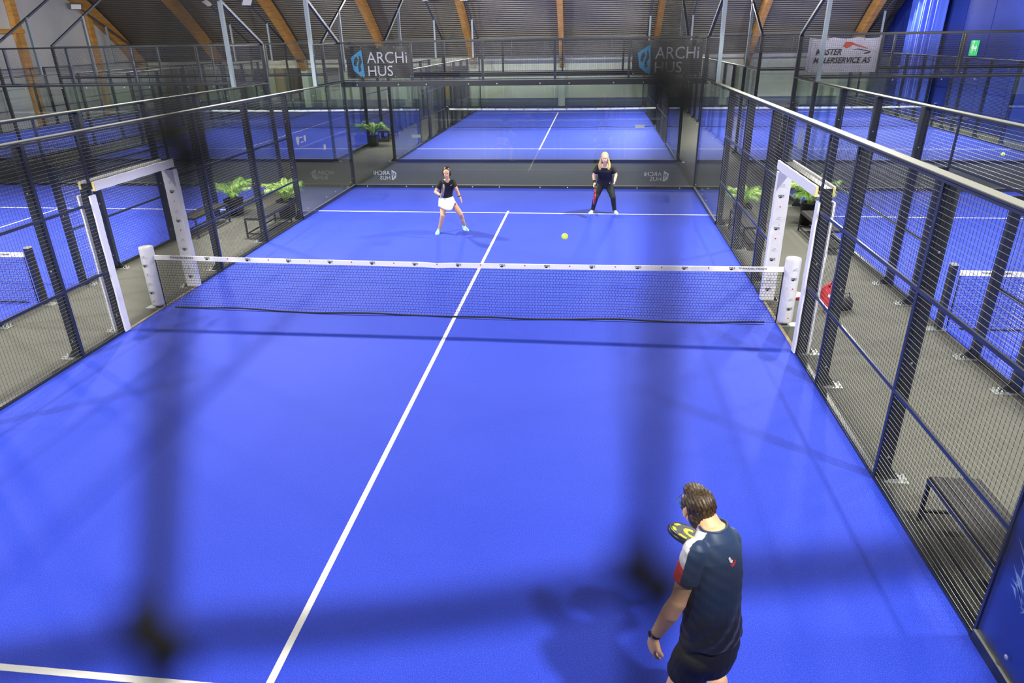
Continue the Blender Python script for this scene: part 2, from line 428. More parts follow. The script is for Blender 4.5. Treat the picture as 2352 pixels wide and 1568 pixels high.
CN = {'C': 'central court', 'L': 'left neighbouring court', 'R': 'right neighbouring court', 'FC': 'far middle court',
      'FL': 'far left court', 'FR': 'far right court', 'FLL': 'outermost far left court'}
def side_wall(key, X, out, yc, lab):
    t = thing('side_fence', lab, 'fence', (X, yc, 0), 'court side fences')
    xo = X + out * .075
    for dy in (-6, -4, -2, 2, 4, 6): post(t, xo, yc + dy, 2.97, out)
    for dy in (-1.02, 1.02): post(t, xo, yc + dy, 2.2, out)
    for dy in (-10, 10): post(t, xo - out * .05, yc + dy, 4.0, out)
    if key in ('R', 'FR'):
        for dy in (-8, 8): post(t, xo, yc + dy, 2.97, out)
    for dy in (-6, -4, 2, 4): panel(t, (X, yc + dy, 0), 2, 2.96, (1.0, 2.0))
    for dy in (-2, 1): panel(t, (X, yc + dy, 0), 1, 2.96, (1.0, 2.0))
    panel(t, (X, yc - 1, 2.2), 2, .76)
    for dy in (-10, 8): panel(t, (X, yc + dy, 3.0), 2, 1.0)
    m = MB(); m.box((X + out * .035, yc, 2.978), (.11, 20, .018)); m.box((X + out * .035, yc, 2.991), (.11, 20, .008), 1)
    m.build('top_rail', [PAINT, RAIL_LIT], t)
    for s in (-1, 1):
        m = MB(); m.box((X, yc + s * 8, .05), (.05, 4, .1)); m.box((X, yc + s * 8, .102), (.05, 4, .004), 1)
        m.build('bottom_channel', [PAINT, RAIL_LIT], t)
        MB().box((X + out * .03, yc + s * 3.5, .028), (.05, 5, .045)).build('floor_rail', PAINT, t)
    for a, b in ((-10, -8), (-8, -6), (6, 8), (8, 10)):
        film = None
        pane(t, (X, yc + a + .012, 0), (X, yc + b - .012, 0), film=film)
    # clamps
    m = MB()
    for a in (-10, -8, 6, 8):
        for dy in (.35, 1.65):
            for z in (.22, 2.8): m.ell((X - out * .01, yc + a + dy, z), (.008, .02, .02), None, 8, 4)
    m.build('glass_clamp', GALV, t, kind='stuff')
    # masts
    for s in (-1, 1):
        q = thing('light_mast', 'grey floodlight mast on the %s side fence of the %s, %s end' % ('right' if out * 1 > 0 else 'left', CN[key], 'far' if s > 0 else 'near'), 'lamp post', (X + out * .04, yc + s * 8, 3), 'floodlight masts')
        xm = X + out * .04
        
        ly, py = (9.0, 9.35) if (key == 'C' and s < 0) else (5.75, 8)
        MB().box((xm, yc + s * py, 4.03 if py == 8 else 5.07), (.09, .09, 2.06 if py == 8 else 2.14)).build('pole', MAST, q)
        if py != 8: MB().beam((xm, yc + s * 9.35, 6.11), (xm, yc + s * 9.0, 6.13), .06, .05).build('arm', MAST, q)
        MB().beam((xm, yc + s * 10, 4.02), (xm, yc + s * (ly if py == 8 else 9.4), 6.15 if py == 8 else 5.3), .07, .07).build('brace', MASTD, q)
        h = MB(); Rm = V(((cx_of(key) - X) * .85, -s * 3.55, -5.98)).to_track_quat('-Z', 'Y').to_matrix()
        c = V((X, yc + s * ly, 6.06))
        h.box(c + Rm @ V((0, 0, .03)), (.56, .42, .09), 0, Rm)
        for k in range(6): h.box(c + Rm @ V((-.2 + .08 * k, 0, .1)), (.012, .34, .06), 0, Rm)
        hd = h.build('lamp_head', mat('lamp_case', (.25, .27, .28), .4, metal=.5), q)
        g = MB(); g.box(c + Rm @ V((0, 0, -.02)), (.5, .36, .012), 0, Rm)
        g.build('lamp_glass', mat('lamp_glow_' + ('on' if key not in ('FLL', 'FL', 'FR', 'L') else 'dim'), (.5, .5, .5), .3, emit=((1, .98, .94), 14 if key not in ('FLL', 'FL', 'FR', 'L') else .15) if True else None), hd)
    return t
def cx_of(k): return (COURTS[k][0] + COURTS[k][1]) / 2
def end_wall(key, Y, out, lab, glass=True):
    x0, x1, yc = COURTS[key]; t = thing('glass_enclosure', lab, 'glass wall', ((x0 + x1) / 2, Y, 0), 'glass end walls')
    w = x1 - x0; xs = [x0, x0 + 2, x0 + 4, x0 + 6, x0 + 8, x1] if w > 9 else [x0, x0 + 2, x0 + 4, x0 + 6, x1]
    for a, b in zip(xs, xs[1:]):
        if glass: pane(t, (a + .012, Y, 0), (b - .012, Y, 0), .1, 2.86)
        ff, gg = panel_meshes(2, 1.0, ())
        o = panel(t, (b, Y + out * .01, 3.0), 2, 1.0, (), PI / 2)
        if b - a < 1.99: o.scale.y = (b - a) / 2
    bh = .14 if key in ('C', 'FC') else .05; big = key in ('C', 'FC')
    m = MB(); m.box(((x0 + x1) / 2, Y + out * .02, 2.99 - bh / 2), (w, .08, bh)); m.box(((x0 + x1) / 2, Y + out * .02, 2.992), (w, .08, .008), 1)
    m.build('beam', [PAINT, RAIL_LIT], t)
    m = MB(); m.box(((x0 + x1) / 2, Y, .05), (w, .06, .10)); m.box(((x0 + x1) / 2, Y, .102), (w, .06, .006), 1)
    m.build('bottom_channel', [PAINT, RAIL_LIT], t)
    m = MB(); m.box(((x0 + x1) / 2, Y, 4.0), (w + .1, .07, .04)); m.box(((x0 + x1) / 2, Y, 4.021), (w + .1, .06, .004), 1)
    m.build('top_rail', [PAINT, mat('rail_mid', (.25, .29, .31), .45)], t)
    for a in xs[1:-1]:
        MB().box((a, Y + out * .05, 3.5), (.06, .06, 1.0)).build('post', PAINT if big else mat('post_grey', (.13, .155, .165), .45), t)
    m = MB()
    for a, b in zip(xs, xs[1:]):
        for fx in (.2, .8):
            for z in (.05, 2.9): m.ell((a + (b - a) * fx, Y - out * .035, z), (.022, .008, .022), None, 8, 4)
    m.build('glass_clamp', GALV, t, kind='stuff')
    return t

# ------------------------------------------------------------------ net pieces
def net_cord_mesh(w=9.8, h=.80):
    m = MB(); nx = 218; nz = 19; dx = w / nx; dz = h / nz; r = .0026
    def ybow(x, z): return -.10 * (1 - z / h) * math.sin(PI * (x / w + .5)) * (1 + .25 * math.sin(x * 2.1))
    for j in range(nz + 1):
        z = j * dz
        m.tube([(x, ybow(x, z), z) for x in [-w / 2 + w * i / 12 for i in range(13)]], r, 4, 0, caps=False, sm=False)
    for j in range(nz):
        z = j * dz; off = .38 if j % 2 else 0
        for i in range(nx):
            x = -w / 2 + (i + off) * dx
            m.tube([(x, ybow(x, z), z), (x + dx * .12, ybow(x, z + dz), z + dz)], r, 3, 0, caps=False, sm=False)
    return m.mesh('net_mesh', [NETC])
NETM = net_cord_mesh()
def logo_set(m, M, w, kind):
    """small sponsor print around local origin; material 0 black, 1 red, 2 grey"""
    if kind == 'max':
        add_text(m, 'MAX', -w / 2, w / 2, 0, w * .34, M, 0)
        m.prism([(-w * .5, -.02 * w), (w * .12, -.02 * w), (w * .1, -.16 * w), (-.05 * w, -.3 * w), (-.12 * w, -.24 * w), (-.2 * w, -.32 * w), (-.45 * w, -.14 * w)], .0015, M, 0)
        m.prism([(w * .16, -.12 * w), (w * .52, -.12 * w), (w * .52, -.16 * w), (w * .16, -.16 * w)], .0015, M, 0)
    elif kind == 'dot':
        m.prism([(math.cos(a) * w * .13, math.sin(a) * w * .13 + .1 * w) for a in [i * PI / 4 for i in range(8)]], .0015, M, 1)
        m.prism([(-w * .55, -.2 * w), (w * .55, -.2 * w), (w * .55, -.225 * w), (-w * .55, -.225 * w)], .0015, M, 3)
    else:
        m.prism([(-.3 * w, .1 * w), (.35 * w, .2 * w), (.1 * w, -.05 * w), (.15 * w, .08 * w)], .0015, M, 2)
        m.prism([(-.38 * w, .06 * w), (-.3 * w, -.06 * w), (.0, -.12 * w), (.2 * w, -.04 * w), (.0, -.16 * w), (-.34 * w, -.1 * w)], .0015, M, 2)
        m.prism([(-w * .5, -.24 * w), (w * .5, -.24 * w), (w * .5, -.28 * w), (-w * .5, -.28 * w)], .0015, M, 2)
PRN = [BLACK, RED, mat('grey_print', (.30, .33, .40), .6), mat('pink_print', (.85, .55, .58), .6)]
BAND = mat('net_band', (.86, .86, .85), .6)
def net(key, lab):
    x0, x1, yc = COURTS[key]; cx = (x0 + x1) / 2; w = x1 - x0
    t = thing('court_net', lab, 'net', (cx, yc, 0), 'court nets')
    o = link('net_mesh', NETM, t, loc=(cx, yc, .03), kind='stuff'); o.scale.x = w / 9.86
    m = MB(); n = 40; vs = []; fs = []
    for i in range(n + 1):
        x = cx - w * .4985 + w * .997 * i / n; u = abs(2 * i / n - 1); zt = .885 + .035 * u ** 1.6; zt -= .012 * math.exp(-((x - cx + .25) / .04) ** 2)
        zb = zt - .075
        vs += [(x, yc - .012, zb), (x, yc - .012, zt), (x, yc + .012, zt), (x, yc + .012, zb)]
    for i in range(n):
        a = i * 4; b = a + 4
        fs += [(a, b, b + 1, a + 1), (a + 1, b + 1, b + 2, a + 2), (a + 2, b + 2, b + 3, a + 3), (a + 3, b + 3, b, a)]
    fs += [(0, 1, 2, 3), (n * 4 + 3, n * 4 + 2, n * 4 + 1, n * 4)]
    m.add(vs, fs); bd = m.build('top_band', BAND, t)
    m = MB(); k = 0; x = cx - 4.05
    def bz(x): return .885 + .035 * abs((x - cx) / (w * .492)) ** 1.6 - .03
    while x < cx + 4.3:
        M = plane_M((x, yc - .0135, bz(x)), (1, 0, 0), (0, 0, 1)); logo_set(m, M, .085, 'max' if k % 2 == 0 else 'dot'); x += .345; k += 1
    for q in (-4.5, 4.52):
        M = plane_M((cx + q, yc - .0135, bz(cx + q) - .01), (1, 0, 0), (0, 0, 1))
        add_text(m, 'PADELTEAM', -.14, .2, 0, .025, M, 0); m.prism([(-.2, .03), (-.15, .025), (-.17, 0), (-.19, .01)], .0015, M, 2)
    m.build('print', PRN, bd)
    def yb(x): u = (x - cx) / 4.9 / 2; return yc - .10 * math.sin(PI * (u + .5)) * (1 + .25 * math.sin((x - cx) * 2.1)) - .01
    m = MB(); m.tube([(x, yb(x), .03 + .012 * math.sin(x * 3)) for x in [cx - w * .48 + w * .96 * i / 40 for i in range(41)]], .014, 6)
    m.build('bottom_rope', ROPEB, t)
    for s in (-1, 1): MB().tube([(cx + s * w * .497, yc, .03), (cx + s * w * .497, yc, .86)], .009, 6).build('side_rope', ROPEB, t)
    return t
def net_post(key, s, padded, lab):
    x0, x1, yc = COURTS[key]; x = x1 if s > 0 else x0; xo = x + s * .09
    t = thing('net_post', lab, 'post', (xo, yc, 0), 'net posts')
    MB().box((xo, yc, .5), (.08, .1, 1.0)).build('post', PAINT, t)
    MB().box((xo + s * .06, yc, .006), (.3, .16, .012)).build('base_plate', GALV, t)
    if padded:
        m = MB(); R = .112; z0, z1 = .06, 1.06
        prof = [(.05, z0), (R * .9, z0), (R, z0 + .03), (R * 1.0, .5), (R, z1 - .025), (R * .93, z1), (.02, z1 + .004)]
        n = 28; vs = []
        for r, z in prof:
            for k in range(n):
                a = 2 * PI * k / n; rr = r * (1 + .012 * math.sin(3 * a + z * 7)); vs.append((xo + rr * math.cos(a), yc + rr * math.sin(a), z))
        fs = [(i * n + k, i * n + (k + 1) % n, (i + 1) * n + (k + 1) % n, (i + 1) * n + k) for i in range(len(prof) - 1) for k in range(n)]
        fs.append([(len(prof) - 1) * n + k for k in range(n)])
        m.add(vs, fs, 0, True); pd = m.build('foam_pad', PAD, t)
        m = MB(); z = .92; k = 0; ang = -PI / 2 + (.15 if s > 0 else .0)
        while z > .12:
            c = V((xo + (R + .003) * math.cos(ang), yc + (R + .003) * math.sin(ang), z))
            M = plane_M(c, (-math.sin(ang), math.cos(ang), 0), (0, 0, 1)); logo_set(m, M, .08, ('pen', 'max', 'dot')[k % 3]); z -= .155; k += 1
        m.build('print', PRN, pd)
    else:
        MB().box((xo, yc, 1.01), (.085, .105, .02)).build('cap', mat('white_cap', (.7, .7, .68), .5), t)

# ------------------------------------------------------------------ courts
TN = {'C': 'bright blue artificial turf of the central court where the players stand', 'L': 'blue turf of the court left of the side aisle',
      'R': 'blue turf of the court right of the side aisle', 'FC': 'blue turf of the court behind the far glass wall', 'FL': 'blue turf of the far court at upper left behind the first aisle',
      'FR': 'blue turf of the far court at upper right beside the blue wall', 'FLL': 'strip of blue turf farthest to the left by the white gable'}
for key, (x0, x1, yc) in COURTS.items():
    cx = (x0 + x1) / 2; w = x1 - x0
    t = thing('court_surface', TN[key], 'court', (cx, yc, 0))
    MB().box((cx, yc, .006), (w, 20, .012)).build('turf', TURF, t)
    for yy in (-6.95, 6.95): MB().box((cx, yc + yy, .0127), (w, .055, .0016)).build('service_line', LINE, t)
    MB().box((cx, yc, .0131), (.055, 14.3, .0016)).build('centre_line', LINE, t)
    if key == 'C':
        for s in (-1, 1): MB().box((s * 5.015, 0, .008), (.045, 2.0, .016)).build('edge_strip', mat('tan_edge', (.42, .34, .2), .8), t)
SL = {('C', -1): 'dark mesh side fence with padded doorway left of the players', ('C', 1): 'dark mesh side fence with padded doorway right of the players, nearest at right edge',
      ('L', 1): 'second mesh fence from the left players side, across the left aisle', ('L', -1): 'outer mesh fence of the left neighbouring court',
      ('R', -1): 'mesh fence across the right aisle, light top rail above the first', ('R', 1): 'outer mesh fence of the right neighbouring court by the blue wall',
      ('FC', -1): 'left side fence of the court behind the far glass', ('FC', 1): 'right side fence of the court behind the far glass',
      ('FL', -1): 'outer side fence of the far left court', ('FL', 1): 'inner side fence of the far left court beside the palm',
      ('FR', -1): 'inner side fence of the far right court', ('FR', 1): 'outer side fence of the far right court along the blue wall',
      ('FLL', 1): 'side fence of the outermost far left court', ('FLL', -1): 'fence in front of the white gable wall'}
for key, (x0, x1, yc) in COURTS.items():
    for s in (-1, 1): side_wall(key, x1 if s > 0 else x0, s, yc, SL[(key, s)])
EL = [('C', 10, 1, 'glass wall behind the two women, with two banners above'), ('C', -10.16, -1, 'near glass end wall below the camera'),
      ('L', 10, 1, 'far glass end wall of the left neighbouring court'), ('R', 10, 1, 'far end wall of the right court with white banner'),
      ('FC', 14.6, -1, 'second glass wall, nearer end of the court behind the far glass'), ('FC', 34.6, 1, 'last glass wall before the pale far wall'),
      ('FL', 14.6, -1, 'near glass end wall of the far left court'), ('FL', 34.6, 1, 'rear glass end wall of the far left court'),
      ('FR', 14.6, -1, 'near glass end wall of the far right court'), ('FR', 34.6, 1, 'rear glass end wall of the far right court'),
      ('FLL', 14.6, -1, 'near end wall of the outermost far left court'), ('FLL', 34.6, 1, 'rear end wall of the outermost far left court')]
for k, Y, o, l in EL: end_wall(k, Y, o, l)
net('C', 'black net with white printed top band across the central court')
net('L', 'net of the left neighbouring court at the left picture edge')
net('R', 'net of the right neighbouring court at the right picture edge')
net('FC', 'net with white band seen through the far glass wall')
net('FL', 'net of the far left court'); net('FR', 'net of the far right court, white band below the blue curtain')
net_post('C', -1, True, 'left net post in white printed foam padding'); net_post('C', 1, True, 'right net post in white printed foam padding')
net_post('L', 1, False, 'bare dark net post behind the left fence'); net_post('R', -1, False, 'bare dark net post with pale cap behind the right fence')
for k in ('FC', 'FL', 'FR'):
    for s in (-1, 1): net_post(k, s, False, '%s net post of the %s' % ('left' if s < 0 else 'right', CN[k]))

# ------------------------------------------------------------------ doorway pads (central court)
def upad(x, y, s, z0, z1, lab, side):
    """U-shaped foam sleeve on a door jamb at y, open away from the door; side = 'left'/'right' fence"""
    t = thing('door_pad', lab, 'padding', (x, y, z0), 'white doorway pads')
    xi = x - side * .045; xo = x + side * .165; d = .10; dr = -1 if y > 0 else 1     # door lies in direction dr
    m = MB(); n = 12; vs = []; fs = []
    yd = y + dr * .0
    for i in range(n + 1):
        z = z0 + (z1 - z0) * i / n; wob = .0025 * math.sin(i * 1.9 + x)
        yb = yd - dr * d
        vs += [(xi + wob, yb, z), (xi + wob, yd + dr * .02, z), (xo + wob, yd + dr * .02, z), (xo + wob, yb, z),
               (xo + wob - side * .025, yb, z), (xo + wob - side * .025, yd - dr * .005, z), (xi + wob + side * .025, yd - dr * .005, z), (xi + wob + side * .025, yb, z)]
    for i in range(n):
        for k in range(8):
            a = i * 8 + k; b = i * 8 + (k + 1) % 8; fs.append((a, b, b + 8, a + 8))
    fs.append(list(range(8))[::-1]); fs.append([n * 8 + k for k in range(8)])
    m.add(vs, fs); sl = m.build('foam_sleeve', PAD, t)
    if y > 0:
        m = MB(); z = z1 - .2; k = 0
        while z > z0 + .15:
            M = plane_M((x + side * .05 + .0025 * math.sin((z - z0) / (z1 - z0) * n * 1.9 + x), y - .0225, z), (1, 0, 0), (0, 0, 1)); logo_set(m, M, .085, ('pen', 'max', 'dot')[k % 3]); z -= .17; k += 1
        m.build('print', PRN, sl)
for side, nm in ((-1, 'left'), (1, 'right')):
    X = side * 5
    upad(X, 1.0, 1, .03, 2.12, 'white printed foam pad on the far jamb of the %s doorway' % nm, side)
    upad(X, -1.0, 1, .03, 2.12, 'narrow white foam pad on the near jamb of the %s doorway' % nm, side)
    t = thing('lintel_pad', 'white foam pad along the lintel of the %s doorway' % nm, 'padding', (X, 0, 2.2), 'white doorway pads')
    m = MB(); xi = X - side * .055; xo = X + side * .165; n = 16; vs = []; fs = []
    for i in range(n + 1):
        y = -1.0 + 2.0 * i / n; wb = .003 * math.sin(i * 1.7)
        a, b = xi - side * .02, xo
        vs += [(a, y, 2.30 + wb), (a, y, 2.17 + wb), (b, y, 2.17 + wb), (b, y, 2.30), (b - side * .025, y, 2.30), (b - side * .025, y, 2.195 + wb), (a + side * .03, y, 2.195 + wb), (a + side * .03, y, 2.30 + wb)]
    for i in range(n):
        for k in range(8):
            p, q = i * 8 + k, i * 8 + (k + 1) % 8; fs.append((p, p + 8, q + 8, q))
    fs.append(list(range(8))); fs.append([n * 8 + k for k in range(8)][::-1])
    m.add(vs, fs); m.build('foam_sleeve', PAD, t)
    m = MB()
    for (c, d) in (((X - side * .06, -1.0, 2.235), (.035, .012, .125)), ((X + side * .15, -1.0, 2.235), (.03, .012, .125))): m.box(c, d)
    m.build('cut_end', YFOAM, t)
    MB().box((X + side * .075, 0, 2.24), (.10, 2.0, .07)).build('lintel', PAINT, t)

# ------------------------------------------------------------------ banners
def archi_logo(m, M, w, h, mt=0, ml=1, mh=2):
    P = lambda pts: [(u * w, v * h) for u, v in pts]
    m.prism(P([(.075, .64), (.105, .24), (.21, .065), (.272, .065), (.252, .88)]), .002, M, ml)
    M2 = M @ Matrix.Translation((0, 0, .002))
    m.prism(P([(.115, .42), (.155, .36), (.165, .5), (.19, .55), (.17, .68), (.13, .6)]), .002, M2, mh)
    m.prism(P([(.19, .2), (.225, .24), (.215, .38), (.245, .5), (.23, .66), (.205, .72), (.2, .52), (.18, .42), (.18, .28)]), .002, M2, mh)
    add_text(m, 'ARCHi', .325 * w, .945 * w, .46 * h, .80 * h, M, mt); add_text(m, 'HUS', .33 * w, .715 * w, .07 * h, .385 * h, M, mt)
def banner(label, x0, x1, z0, z1, y, base, fn):
    t = thing('banner', label, 'banner', ((x0 + x1) / 2, y, z0))
    m = MB(); nx, nz = 24, 10; vs = []; w = x1 - x0; h = z1 - z0
    def dy(u, v): return .012 * math.sin(u * 9) * (v ** 2) + .01 * math.sin(u * 23 + v * 6) * .5
    for j in range(nz + 1):
        for i in range(nx + 1):
            u, v = i / nx, j / nz; sag = .03 * h * abs(math.sin(u * PI * 3)) * (v > .99)
            vs.append((x0 + w * u, y + dy(u, v) * .5, z0 + h * v - sag))
    fs = [(j * (nx + 1) + i, j * (nx + 1) + i + 1, (j + 1) * (nx + 1) + i + 1, (j + 1) * (nx + 1) + i) for j in range(nz) for i in range(nx)]
    nv = len(vs); vs2 = [(a, b + .004, c) for a, b, c in vs]
    m.add(vs + vs2, fs + [[i + nv for i in f[::-1]] for f in fs], 0, True)
    c = m.build('vinyl', base, t)
    m = MB()
    for u in (.02, .25, .5, .75, .98):
        for v in (.05, .95): m.ell((x0 + w * u, y - .012, z0 + h * v - (.01 if v > .5 else 0)), (.016, .006, .016), None, 8, 4)
    m.build('eyelet', GALV, t, kind='stuff')
    m = MB(); M = plane_M((x0, y - .014, z0), (1, 0, 0), (0, 0, 1)); mats = fn(m, M, w, h); m.build('print', mats, c)
VBLK = mat('black_vinyl', (.018, .018, .018), .35, coat=.3)
WPR = mat('white_print', (.8, .8, .8), .5); LBL = mat('light_blue_print', (.07, .42, .68), .5)
def fa(m, M, w, h): archi_logo(m, M, w, h); return [WPR, LBL, VBLK]
banner('black banner ARCHi HUS with light blue logo, left end of far wall', -4.88, -3.02, 3.07, 3.93, 10.07, VBLK, fa)
banner('black banner ARCHi HUS with light blue logo, right end of far wall', 3.08, 4.92, 3.07, 3.95, 10.07, VBLK, fa)
def fm(m, M, w, h):
    add_text(m, 'MASTER', .11 * w, .46 * w, .50 * h, .68 * h, M, 0, .3, .02); add_text(m, 'MALERSERVICE AS', .09 * w, .88 * w, .265 * h, .44 * h, M, 0, .3, .02)
    P = lambda pts: [(u * w, v * h) for u, v in pts]
    m.prism(P([(.47, .74), (.5, .88), (.58, .87), (.62, .82), (.56, .72), (.52, .69)]), .002, M, 1)
    m.prism(P([(.61, .83), (.82, .68), (.80, .67), (.6, .79)]), .002, M, 1)
    m.prism(P([(.6, .64), (.68, .68), (.86, .60), (.86, .58), (.68, .655)]), .002, M, 0)
    m.prism(P([(.76, .55), (.84, .585), (.85, .55), (.79, .52)]), .002, M, 0)
    for i in range(9): m.prism(P([(.84 + i * .012, .66 - i * .012), (.846 + i * .012, .665 - i * .012), (.85 + i * .012, .65 - i * .012)]), .002, M, 0)
    return [BLACK, mat('brush_red', (.85, .10, .03), .5)]
banner('white banner MASTER MALERSERVICE AS with red brush, on the right court', 7.6, 9.42, 3.09, 3.93, 10.07, mat('white_vinyl', (.82, .80, .80), .5), fm)
# poster on the far right court glass
def fp(m, M, w, h):
    P = lambda pts: [(u * w, v * h) for u, v in pts]
    m.prism(P([(0, .9), (1, .9), (1, 1.0), (0, 1.0)]), .003, M, 1)
    add_text(m, 'stand til a', .42 * w, .98 * w, .95 * h, .985 * h, M @ Matrix.Translation((0, 0, .003)), 2)
    add_text(m, 'nnets', .62 * w, .96 * w, .91 * h, .94 * h, M @ Matrix.Translation((0, 0, .003)), 2)
    for ox in (.28, .68):      # two line-drawn figures
        a = lambda x, v: (ox + x, v)
        for pts in ([a(0, .36), a(.03, .36), a(.04, .62), a(.01, .62)], [a(-.08, .345), a(.10, .345), a(.10, .36), a(-.08, .36)], [a(.01, .6), a(.09, .6), a(.09, .66), a(.02, .68)],
                    [a(.05, .66), a(.075, .66), a(.05, .76), a(.02, .76)], [a(.0, .76), a(.1, .78), a(.11, .83), a(.01, .82)], [a(-.05, .68), a(.03, .7), a(.03, .715), a(-.05, .695)], [a(.08, .5), a(.1, .5), a(.1, .62), a(.08, .62)]):
            m.prism(P(pts), .003, M, 0)
    m.prism(P([(.35, .2), (.6, .23), (.55, .28), (.4, .3)]), .003, M, 3)
    return [mat('grey_line', (.35, .35, .33), .6), mat('grey_board', (.32, .32, .36), .6), BLACK, mat('dim_print', (.08, .08, .08), .6)]
banner('tall black poster with line-drawn figures under a grey text strip', 8.1, 8.78, .06, 2.0, 14.53, VBLK, fp)
tag(MB().box((9.0, 14.57, .78), (.16, .01, .62)).build('notice_sheet', WPR), 'narrow white notice sheet on the glass beside the black poster', 'notice')
# etched decals low on the far glass (mirrored, meant to be read from the other side)
DEC = glass_mat('decal', (.75, .8, .8)); DEC = mat('decal_grey', (.42, .47, .48), .6)
for lab, xr in (('mirrored pale sticker low on the left end of the far glass', -3.62), ('mirrored pale sticker low on the right end of the far glass', 4.33)):
    w, h = .80, .36
    m = MB(); M = plane_M((xr, 10 - .008, .22), (1, 0, 0), (0, 0, 1)); M = M @ Matrix.Scale(-1, 4, (1, 0, 0))
    archi_logo(m, M, w, h, 0, 0, 1); tag(m.build('glass_sticker', [DEC, mat('decal_dark', (.10, .12, .13), .6)]), lab, 'sticker')
m = MB()
for yy, s in ((6.30, .17), (6.74, .13)):
    M = plane_M((-4.992, yy, 1.87), (0, 1, 0), (0, 0, 1)); m.prism([(-.5 * s, .5 * s), (0, .6 * s), (.5 * s, .5 * s), (.45 * s, -.2 * s), (0, -.7 * s), (-.45 * s, -.2 * s)], .002, M)
M = plane_M((-4.992, 6.50, 1.87), (0, 1, 0), (0, 0, 1)); m.prism([(-.1, .04), (.1, .04), (.1, .07), (-.1, .07)], .002, M); m.prism([(-.03, -.07), (.12, -.07), (.12, -.045), (-.03, -.045)], .002, M)
tag(m.build('glass_sticker', WPR), 'pair of small white shield stickers on the left side glass', 'sticker')
for lab, x, z in (('tiny white tag on the far glass at its left third', -3.0, 1.5), ('tiny pale tag high on the far glass right of the centre line', 3.38, 1.75)):
    tag(MB().box((x, 9.988, z), (.26, .006, .09)).build('glass_tag', DEC), lab, 'sticker')
tag(MB().box((-4.988, 7.96, 1.49), (.006, .13, .13)).build('glass_tag', WPR), 'small white tag on the left side glass between its two panes', 'sticker')
# blue printed film on the near right glass
FILM = mat('blue_film', (.008, .035, .30), .25, spec=.6, noise=(1.6, (.03, .03, .16), 4, .42, .75))
t = thing('window_film', 'deep blue printed film covering the near right glass', 'film', (5.02, -7, 0))
MB().box((5.02, -7.99, 1.5), (.004, 3.96, 2.8)).build('film_sheet', FILM, t)
m = MB(); M = plane_M((4.988, -6.05, .35), (0, -1, 0), (0, 0, 1)); M.translation.x = 5.0175
PALE = mat('pale_print', (.30, .42, .62), .5)
random.seed(3)
for i in range(26):
    a = random.uniform(.2, 2.6); L = random.uniform(.12, .34); cx, cy = random.uniform(.15, .3), random.uniform(.2, .45)
    dx, dy = math.cos(a), math.sin(a)
    m.prism([(cx, cy), (cx + dx * L * .5 - dy * .012, cy + dy * L * .5 + dx * .012), (cx + dx * L, cy + dy * L - .05), (cx + dx * L * .5 + dy * .012, cy + dy * L * .5 - dx * .012)], -.002, M)
m.build('print', PALE, t)

# ------------------------------------------------------------------ benches
BW = mat('bench_slat', (.012, .012, .013), .65, noise=((2, 40, 2), (.024, .022, .022), 3, .3, .7)); BF = mat('bench_tube', (.018, .02, .028), .35, coat=.3)
def bench(lab, x, y, L=1.6, w=.42):
    t = thing('bench', lab, 'bench', (x, y, 0), 'aisle benches')
    for i in range(4):
        MB().box((x - w / 2 + w * (i + .5) / 4, y, .45), (w / 4 - .008, L, .025)).build('slat', BW, t)
    m = MB()
    for s in (-1, 1): m.beam((x + s * w / 2, y - L / 2, .43), (x + s * w / 2, y + L / 2, .43), .03, .03)
    for s in (-1, 1): m.beam((x - w / 2, y + s * L / 2, .43), (x + w / 2, y + s * L / 2, .43), .03, .03)
    m.build('seat_frame', BF, t)
    for sx in (-1, 1):
        for sy in (-1, 1): MB().beam((x + sx * w / 2, y + sy * (L / 2 - .02), 0), (x + sx * w / 2, y + sy * (L / 2 - .02), .42), .03, .03).build('leg', BF, t)
    m = MB()
    for s in (-1, 1):
        m.beam((x - w / 2, y + s * (L / 2 - .02), .1), (x + w / 2, y + s * (L / 2 - .02), .1), .025, .025); m.beam((x + s * w / 2, y - L / 2, .1), (x + s * w / 2, y + L / 2, .1), .025, .025)
    m.build('foot_frame', BF, t)
bench('black slatted bench outside the near right fence, at lower right', 5.39, -5.45, 1.7)
bench('black bench outside the left fence next to a potted palm', -5.42, 5.05, 1.5)
bench('black bench across the left aisle, against the neighbouring fence', -7.0, 5.0, 1.5)
bench('black bench across the right aisle, by the palm seen through the doorway', 6.95, 4.75, 1.7)
bench('black bench outside the right fence behind the mesh', 5.45, 4.9, 1.6)
bench('small black bench in the far left aisle beside the distant palm', -6.9, 20.4, 1.6)

